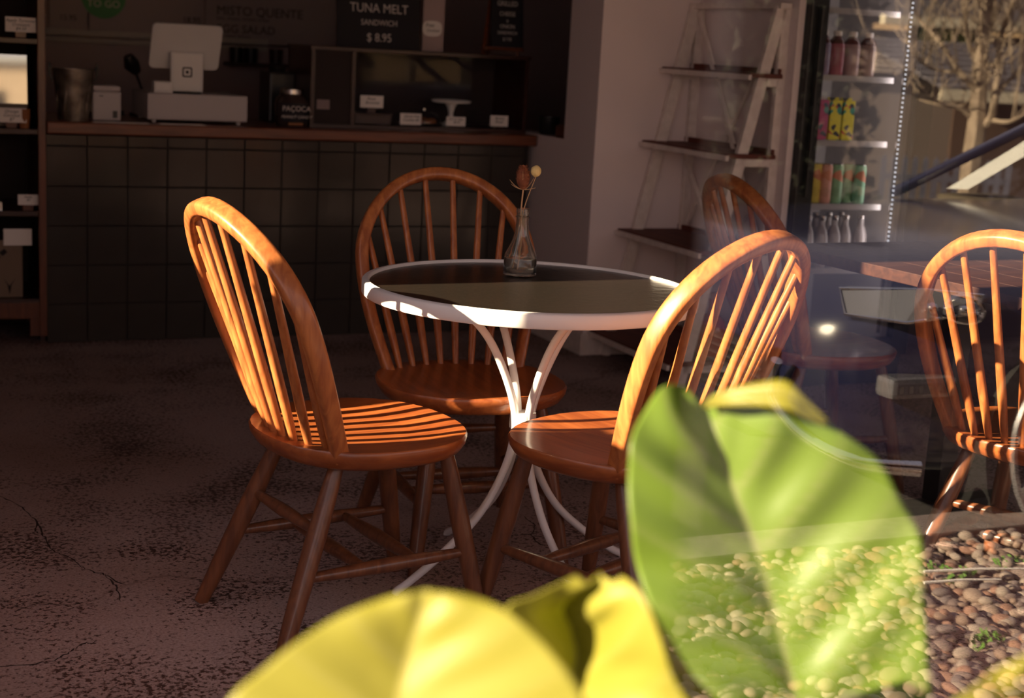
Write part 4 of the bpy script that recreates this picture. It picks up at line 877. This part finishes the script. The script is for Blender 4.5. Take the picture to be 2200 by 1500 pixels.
for y0, y1 in ((.10, .27), (W2 - .10, W2 - .27)):
    car_part('pillar', MB().bar((1.37, y0, .95), (2.27, y1, 1.41), .05, .035), M_PAINT, False, bevel=.01); car_part('pillar', MB().bar((3.9, y0, .98), (3.25, y1, 1.41), .1, .05), M_PAINT, False, bevel=.01)
    car_part('side_window', MB().add([(1.5, y0 + (y1 - y0) * .05, .96), (3.8, y0 + (y1 - y0) * .05, .98), (3.25, y1, 1.39), (2.28, y1, 1.39)], [(0, 1, 2, 3)]), M_THIN, False)
car_part('dashboard', MB().box(1.50, 1.80, .2, W2 - .2, .86, .965), M_CABIN, False, bevel=.02)
car_part('seat', MB().box(2.3, 2.5, .25, .75, .7, 1.25), M_CABIN, False, bevel=.06); car_part('seat', MB().box(2.3, 2.5, 1.0, 1.5, .7, 1.25), M_CABIN, False, bevel=.06)
car_part('pale_strip', MB().add([(1.50, W2 - .26, .985), (1.50, W2 - .38, .995), (2.06, W2 - .48, 1.335), (2.06, W2 - .34, 1.33)], [(0, 1, 2, 3)]), M_STRIP, False)  # pale strip just inside the windscreen
sw = [(1.90 + .18 * math.cos(a_) * .4, .55 + .19 * math.sin(a_), 1.03 + .18 * math.cos(a_)) for a_ in [k * PI / 12 for k in range(24)]]
car_part('steering_wheel', MB().tube(sw, .014, 8, closed=True), M_BLACK)
for yv, s in ((.05, 1), (W2 - .05, -1)):
    hl = MB(); pts_ = [(.14, yv + .17 * s, .65), (.24, yv + .03 * s, .65), (.44, yv - .02 * s, .69), (.47, yv + .0 * s, .74), (.32, yv + .06 * s, .735), (.15, yv + .22 * s, .715)]
    hl.add([Vector(p) + Vector((-.035, -.030 * s, .0)) for p in pts_] + [Vector(p) + Vector((.08, .06 * s, 0)) for p in pts_], [tuple(range(6)), tuple(range(6, 12))[::-1]] + [(k, (k + 1) % 6, 6 + (k + 1) % 6, 6 + k) for k in range(6)])
    h_ = car_part('headlamp', hl, M_LENS, False, bevel=.008)
    car_part('lamp_ring', MB().tube([(.36 + .05 * math.cos(a_), yv - .045 * s - .02 * math.cos(a_), .695 + .036 * math.sin(a_)) for a_ in [k * PI / 10 for k in range(20)]], .008, 6, closed=True), M_CHROME, True, h_)
    car_part('lamp_outline', MB().tube([Vector(p) + Vector((-.037, -.033 * s, 0)) for p in pts_], .005, 6, closed=True), M_CHROME, True, h_)
    for q_ in (.2, .45, .7):
        c_ = Vector(pts_[1]).lerp(Vector(pts_[4]), .5).lerp(Vector(pts_[2]), q_) + Vector((-.04, -.05 * s, 0))
        car_part('reflector', MB().lathe([(.0001, -.018), (.014, -.012), (.018, 0), (.014, .012), (.0001, .018)], tuple(c_), 12), M_CHROME, True, h_)
    fg = car_part('fog_lamp', MB().box(.16, .38, min(yv - .03 * s, yv + .05 * s), max(yv - .03 * s, yv + .05 * s), .44, .50), M_LENS, False, bevel=.015)
    for k in range(6): car_part('led', MB().box(.18 + k * .032, .192 + k * .032, yv - .035 * s - .002, yv - .035 * s + .002, .46, .48), M_CHROME, False, fg)
grl = MB().box(-.02, .06, .36, W2 - .36, .34, .52); car_part('grille', grl, M_BLACK, False, bevel=.01)
for k in range(7): car_part('grille_bar', MB().box(-.026, -.016, .38, W2 - .38, .355 + k * .024, .362 + k * .024), M_CHROME, False)
car_part('chrome_trim', MB().tube(smoothpath([(-.03, .30, .50), (-.02, .34, .40), (.03, .25, .30), (.12, .12, .26), (.30, .04, .25)]), .018, 8), M_CHROME)
car_part('chrome_trim', MB().tube(smoothpath([(-.03, W2 - .30, .50), (-.02, W2 - .34, .40), (.03, W2 - .25, .30), (.12, W2 - .12, .26)]), .018, 8), M_CHROME)
for xw in (.80, 3.45):
    for yw, s in ((.02, 1), (W2 - .02, -1)):
        wv = MB(); pr_ = [(0, .10), (.20, .11), (.30, .10), (.315, .06), (.315, -.06), (.30, -.10), (.0, -.10)]
        for r_, d_ in pr_: wv.v += [(xw + r_ * math.cos(k * PI / 16), yw + .09 * s - d_ * s, .315 + r_ * math.sin(k * PI / 16)) for k in range(32)]
        wv.f += [(i * 32 + k, i * 32 + (k + 1) % 32, (i + 1) * 32 + (k + 1) % 32, (i + 1) * 32 + k) for i in range(6) for k in range(32)]
        wh = car_part('wheel', wv, M_TYRE)
        for k in range(10):
            a_ = k * PI / 5; car_part('spoke', MB().bar((xw + .03 * math.cos(a_), yw - .025 * s, .315 + .03 * math.sin(a_)), (xw + .21 * math.cos(a_), yw - .03 * s, .315 + .21 * math.sin(a_)), .022, .02, (0, 1, 0)), M_ALLOY, False, wh)
        car_part('rim', MB().tube([(xw + .215 * math.cos(k * PI / 16), yw - .025 * s, .315 + .215 * math.sin(k * PI / 16)) for k in range(32)], .012, 6, closed=True), M_ALLOY, True, wh)
    
# house opposite
HB = 11.2
M_SIDING = mat('pale_siding', (.60, .50, .44), .8); M_BROWN = mat('brown_boards', (.11, .065, .045), .85); M_DARKB = mat('dark_boards', (.045, .032, .027), .85); M_SHING = mat('grey_shingle', (.15, .135, .155), .9, noise=(18, (1, 1, 1), (.10, .09, .105), 1)); M_PALE = mat('cream_trim', (.62, .55, .42), .7)
def spot(px, py, b=HB): p = at_b(px, py, b); return AB(p)[0], p.z
hs_ = empty('house', rm(9.0, HB, CZ), TH + .24, 'low house with brown boarded wall, cream eaves and grey shingle roof across the street', 'house')
def hbox(name, m, a0, a1, b0, b1, z0, z1, bevel=0): return MB().box(a0 - 9.0, a1 - 9.0, -(b1 - HB), -(b0 - HB), z0 - CZ, z1 - CZ).build(name, m, hs_, bevel=bevel)
aw0 = spot(2035, 260)[0]; ze = spot(2000, 212)[1]
k = 0; a_ = aw0
while a_ < aw0 + 5.2: hbox('board', M_BROWN, a_, a_ + .145, HB, HB + .03 + .01 * (k % 2), CZ, ze); a_ += .155; k += 1
hbox('wall', M_DARKB, aw0, aw0 + 5.2, HB + .04, HB + 2.0, CZ, ze)
hbox('eave', M_PALE, aw0 - .3, aw0 + 5.5, HB - .35, HB - .28, ze, ze + .10)
zr = spot(2000, 105)[1]; 
for r_ in range(9):
    f0, f1_ = r_ / 9, (r_ + 1) / 9; b0_, b1_ = HB - .35 + 2.2 * f0, HB - .35 + 2.2 * f1_ + .05; z0_, z1_ = ze + .1 + (zr - ze) * f0, ze + .1 + (zr - ze) * f1_
    MB().add([(aw0 - 9.3, -(b0_ - HB), z0_ - CZ), (aw0 - 3.5, -(b0_ - HB), z0_ - CZ), (aw0 - 3.5, -(b1_ - HB), z1_ - CZ), (aw0 - 9.3, -(b1_ - HB), z1_ - CZ), (aw0 - 9.3, -(b0_ - HB), z0_ + .03 - CZ), (aw0 - 3.5, -(b0_ - HB), z0_ + .03 - CZ), (aw0 - 3.5, -(b1_ - HB), z1_ + .004 - CZ), (aw0 - 9.3, -(b1_ - HB), z1_ + .004 - CZ)],
             [(0, 1, 2, 3), (4, 5, 6, 7), (0, 1, 5, 4), (1, 2, 6, 5), (2, 3, 7, 6), (3, 0, 4, 7)]).build('shingle_course', M_SHING, hs_)
# pale neighbour house behind, with siding and a beam
HB2 = 15.0
h2 = empty('clapboard_house', rm(12.0, HB2, CZ), TH + .24, 'pale clapboard house with a long cream eave behind the brown one', 'house')
def h2box(name, m, a0, a1, b0, b1, z0, z1): return MB().box(a0 - 12, a1 - 12, -(b1 - HB2), -(b0 - HB2), z0 - CZ, z1 - CZ).build(name, m, h2)
def sp2(px, py): return spot(px, py, HB2)
s0, s1 = sp2(1893, 110)[0], sp2(1945, 110)[0]; zt_, zb_ = sp2(1915, 82)[1], sp2(1915, 158)[1]
n_ = 7
for k in range(n_): h2box('clapboard', M_SIDING, s0, s1, HB2 - .02 - .012 * (k % 2), HB2 + .02, zb_ + (zt_ - zb_) * k / n_ + .01, zb_ + (zt_ - zb_) * (k + 1) / n_)
h2box('wall', M_DARKB, s0 - .1, s0 + 9, HB2 + .03, HB2 + 4, CZ, zt_ + .1)
zbm = sp2(1950, 45)[1]; h2box('eave', M_PALE, sp2(1880, 45)[0], s0 + 9, HB2 - .5, HB2 - .35, zbm - .06, zbm + .05)
h2box('eave', M_PALE, s1, s0 + 5, HB2 - .1, HB2 - .05, sp2(1990, 56)[1] - .03, sp2(1990, 56)[1] + .03)
h2box('roof', M_SHING, s0 - .5, s0 + 9, HB2 - .35, HB2 + 3.5, zbm + .05, zbm + 1.6)
M_GREENW = mat('green_render', (.20, .34, .08), .8); ga, gb = sp2(1962, 75)[0], sp2(2075, 75)[0]
h2box('green_panel', M_GREENW, ga, gb, HB2 - .04, HB2 + .02, sp2(2010, 96)[1], sp2(2010, 58)[1])
for k in range(4): h2box('post', M_PALE, ga + (gb - ga) * k / 3 - .02, ga + (gb - ga) * k / 3 + .02, HB2 - .08, HB2 - .04, sp2(2010, 96)[1], sp2(2010, 58)[1])
# white picket fence
PBF = 9.6; fn = empty('picket_fence', rm(AB(at_b(1925, 400, PBF))[0], PBF, CZ), TH + .45, 'low white picket fence in front of the brown house', 'fence')
fa0, fa1 = AB(at_b(1900, 400, PBF))[0], AB(at_b(2110, 400, PBF))[0]; fz = at_b(1980, 333, PBF).z - CZ; f0_ = AB(fn.location)[0]
n_ = 13; pk = None
for k in range(n_):
    x = fa0 - f0_ + (fa1 - fa0) * k / (n_ - 1)
    if pk is None: pk = MB().prism([(-.022, -.01), (.022, -.01), (.022, .01), (-.022, .01)], .05, fz - .04).add([(-.022, -.01, fz - .04), (.022, -.01, fz - .04), (.022, .01, fz - .04), (-.022, .01, fz - .04), (0, 0, fz)], [(0, 1, 4), (1, 2, 4), (2, 3, 4), (3, 0, 4)]).build('picket', M_WHITE, fn); o = pk
    else: o = bpy.data.objects.new('picket', pk.data); COL.objects.link(o); o.parent = fn
    o.location = (x, 0, 0)
for z in (.15, fz - .2): box('rail', M_WHITE, fn, fa0 - f0_, fa1 - f0_, -.03, -.012, z, z + .05)
# bare tree
M_BARK = mat('pale_bark', (.40, .31, .23), .85, noise=(14, (1, 1, 1), (.24, .18, .13), 1))
TD = 10.5; tb0 = mirror(at_d(2088, 340, TD)); tb0.z = CZ; tree = empty('bare_tree', tb0, 0, 'leafless pale-barked street tree with many thin branches', 'tree')
def tp(px, py, d=TD): return mirror(at_d(px, py, d)) - tb0
base = tp(2088, 345); 
def br(pts_, r0, r1, name='branch', twigs=0, lv=0):
    P_ = smoothpath(pts_, 5); n = len(P_); MB().tube(P_, [r0 + (r1 - r0) * i / (n - 1) for i in range(n)], 7).build(name, M_BARK, tree, smooth=True)
    return P_
rb = random.Random(9); tw = MB()
def twigs(P_, n_, ln, r_):
    for _ in range(n_):
        i = rb.randrange(len(P_) // 4, len(P_)); p = P_[i]; d = Vector((rb.uniform(-1, 1), rb.uniform(-.6, .6), rb.uniform(.0, 1.1))).normalized(); l_ = ln * rb.uniform(.5, 1.3)
        q = [p, p + d * l_ * .35 + Vector((0, 0, .02)), p + d * l_ * .7 + Vector((rb.uniform(-.05, .05), 0, .08)), p + d * l_ + Vector((rb.uniform(-.1, .1), 0, .18))]
        tw.tube(q, [r_, r_ * .8, r_ * .55, r_ * .25], 4)
        for _ in range(2):
            j = rb.choice((1, 2)); e = Vector((rb.uniform(-1, 1), rb.uniform(-.5, .5), rb.uniform(.1, 1))).normalized() * l_ * .5; tw.tube([q[j], q[j] + e * .5, q[j] + e + Vector((0, 0, .05))], [r_ * .5, r_ * .35, r_ * .15], 3)
trunk = br([Vector((0, 0, 0)), Vector((base.x, base.y, base.z * .6)), base, tp(2098, 270), tp(2103, 200), tp(2108, 110), tp(2118, 20), tp(2130, -80), tp(2135, -250)], .085, .03, 'trunk')
for pts_, r_ in (([(2098, 275), (2128, 255), (2140, 190), (2150, 80), (2178, 0), (2200, -120)], .034), ([(2095, 260), (2062, 232), (2010, 222), (1965, 205), (1925, 160)], .024), ([(2103, 200), (2062, 155), (2022, 95), (1975, 40), (1950, -20), (1930, -120)], .024),
                 ([(2106, 150), (2082, 95), (2070, 20), (2060, -90)], .02), ([(2135, 215), (2165, 175), (2200, 150), (2260, 110)], .02), ([(2120, 255), (2165, 262), (2215, 240), (2270, 230)], .018), ([(2108, 120), (2130, 70), (2140, 0), (2150, -100)], .018), ([(2145, 110), (2120, 60), (2100, 0)], .014), ([(2062, 155), (2010, 150), (1965, 120), (1940, 60)], .013), ([(2150, 90), (2190, 60), (2240, 20)], .014)):
    P_ = br([tp(x, y, TD + rb.uniform(-.25, .25) * (i > 0)) for i, (x, y) in enumerate(pts_)], r_, r_ * .3); twigs(P_, 12, .42, .007)
twigs(trunk[12:], 22, .45, .008)
o = tw.build('twigs', M_BARK, tree); o['kind'] = 'stuff'
# hedge added to darken the reflection, and a tan building far down the street
M_HEDGE = mat('hedge_leaf', (.016, .018, .010), .8)
hg = empty('added_hedge', rm(3.4, 9.4, CZ), TH, 'tall dark evergreen hedge added across the street to keep the reflection dark', 'hedge')
hm = MB(); rb2 = random.Random(3)
for _ in range(1500):
    x = rb2.uniform(2.0, 3.55); z = rb2.uniform(0, 3.4); y = rb2.uniform(-.15, .15) + .12 * math.sin(x * 2) * math.sin(z * 3); d = Vector((rb2.uniform(-1, 1), rb2.uniform(-.4, 1), rb2.uniform(-1, 1))).normalized() * .12; e = d.cross(Vector((rb2.uniform(-1, 1), 0, 1))).normalized() * .05; p = Vector((x, y + .3, z))
    hm.add([p - e, p + d * .5, p + e, p - d * .5], [(0, 1, 2, 3)])
o = hm.build('foliage', M_HEDGE, hg); o['kind'] = 'stuff'; box('hedge_core', M_HEDGE, hg, 2.05, 3.45, -.6, .1, 0, 3.3)
tbm = empty('tan_building', R(6, -26, CZ), TH + .5, 'distant tan flat-roofed building down the street', 'building')
M_TAN = mat('tan_render', (.62, .42, .24), .8); box('wall', M_TAN, tbm, -14, 14, -6, 0, 0, 2.9); box('roof', M_PALE, tbm, -14.2, 14.2, -6.2, .2, 2.9, 3.05)
for k in range(9): box('window', M_BLACK, tbm, -12 + k * 2.8, -11 + k * 2.8, .0, .03, 1.0, 2.2)

# unseen planter added left of the window: its shrub shades part of the pebbles
M_SHRUB = mat('shrub_leaf', (.06, .10, .03), .7)
sp_ = empty('shade_planter', R(.75, -1.75, -.012), TH, 'low twiggy shrub in a grey planter, added unseen to shade the pebbles', 'planter')
MB().box(-.12, .12, -.55, .45, 0, .20).build('planter_box', M_KERB, sp_, bevel=.01); sm_ = MB(); rs_ = random.Random(5)
for _ in range(3200):
    y_ = rs_.uniform(-.55, .45)
    if math.sin(y_ * 17 + 1) < -.25 or y_ > .28: continue
    p = Vector((rs_.uniform(-.16, .16), y_, rs_.uniform(.2, (.60 if y_ < .05 else .42) + .14 * math.sin(y_ * 9)))); d = Vector((rs_.uniform(-1, 1), rs_.uniform(-1, 1), rs_.uniform(-.3, 1))).normalized() * .035; e = d.cross(Vector((0, rs_.uniform(-1, 1), 1))).normalized() * .012
    sm_.add([p - d, p + e, p + d, p - e], [(0, 1, 2, 3)])
o = sm_.build('foliage', M_SHRUB, sp_); o['kind'] = 'stuff'
for k in range(5): MB().tube([(0, -.45 + k * .2, .19), (.02, -.44 + k * .2, .34), (-.02, -.42 + k * .2, .50)], [.006, .005, .002], 6).build('stem', M_BARK, sp_, smooth=True)
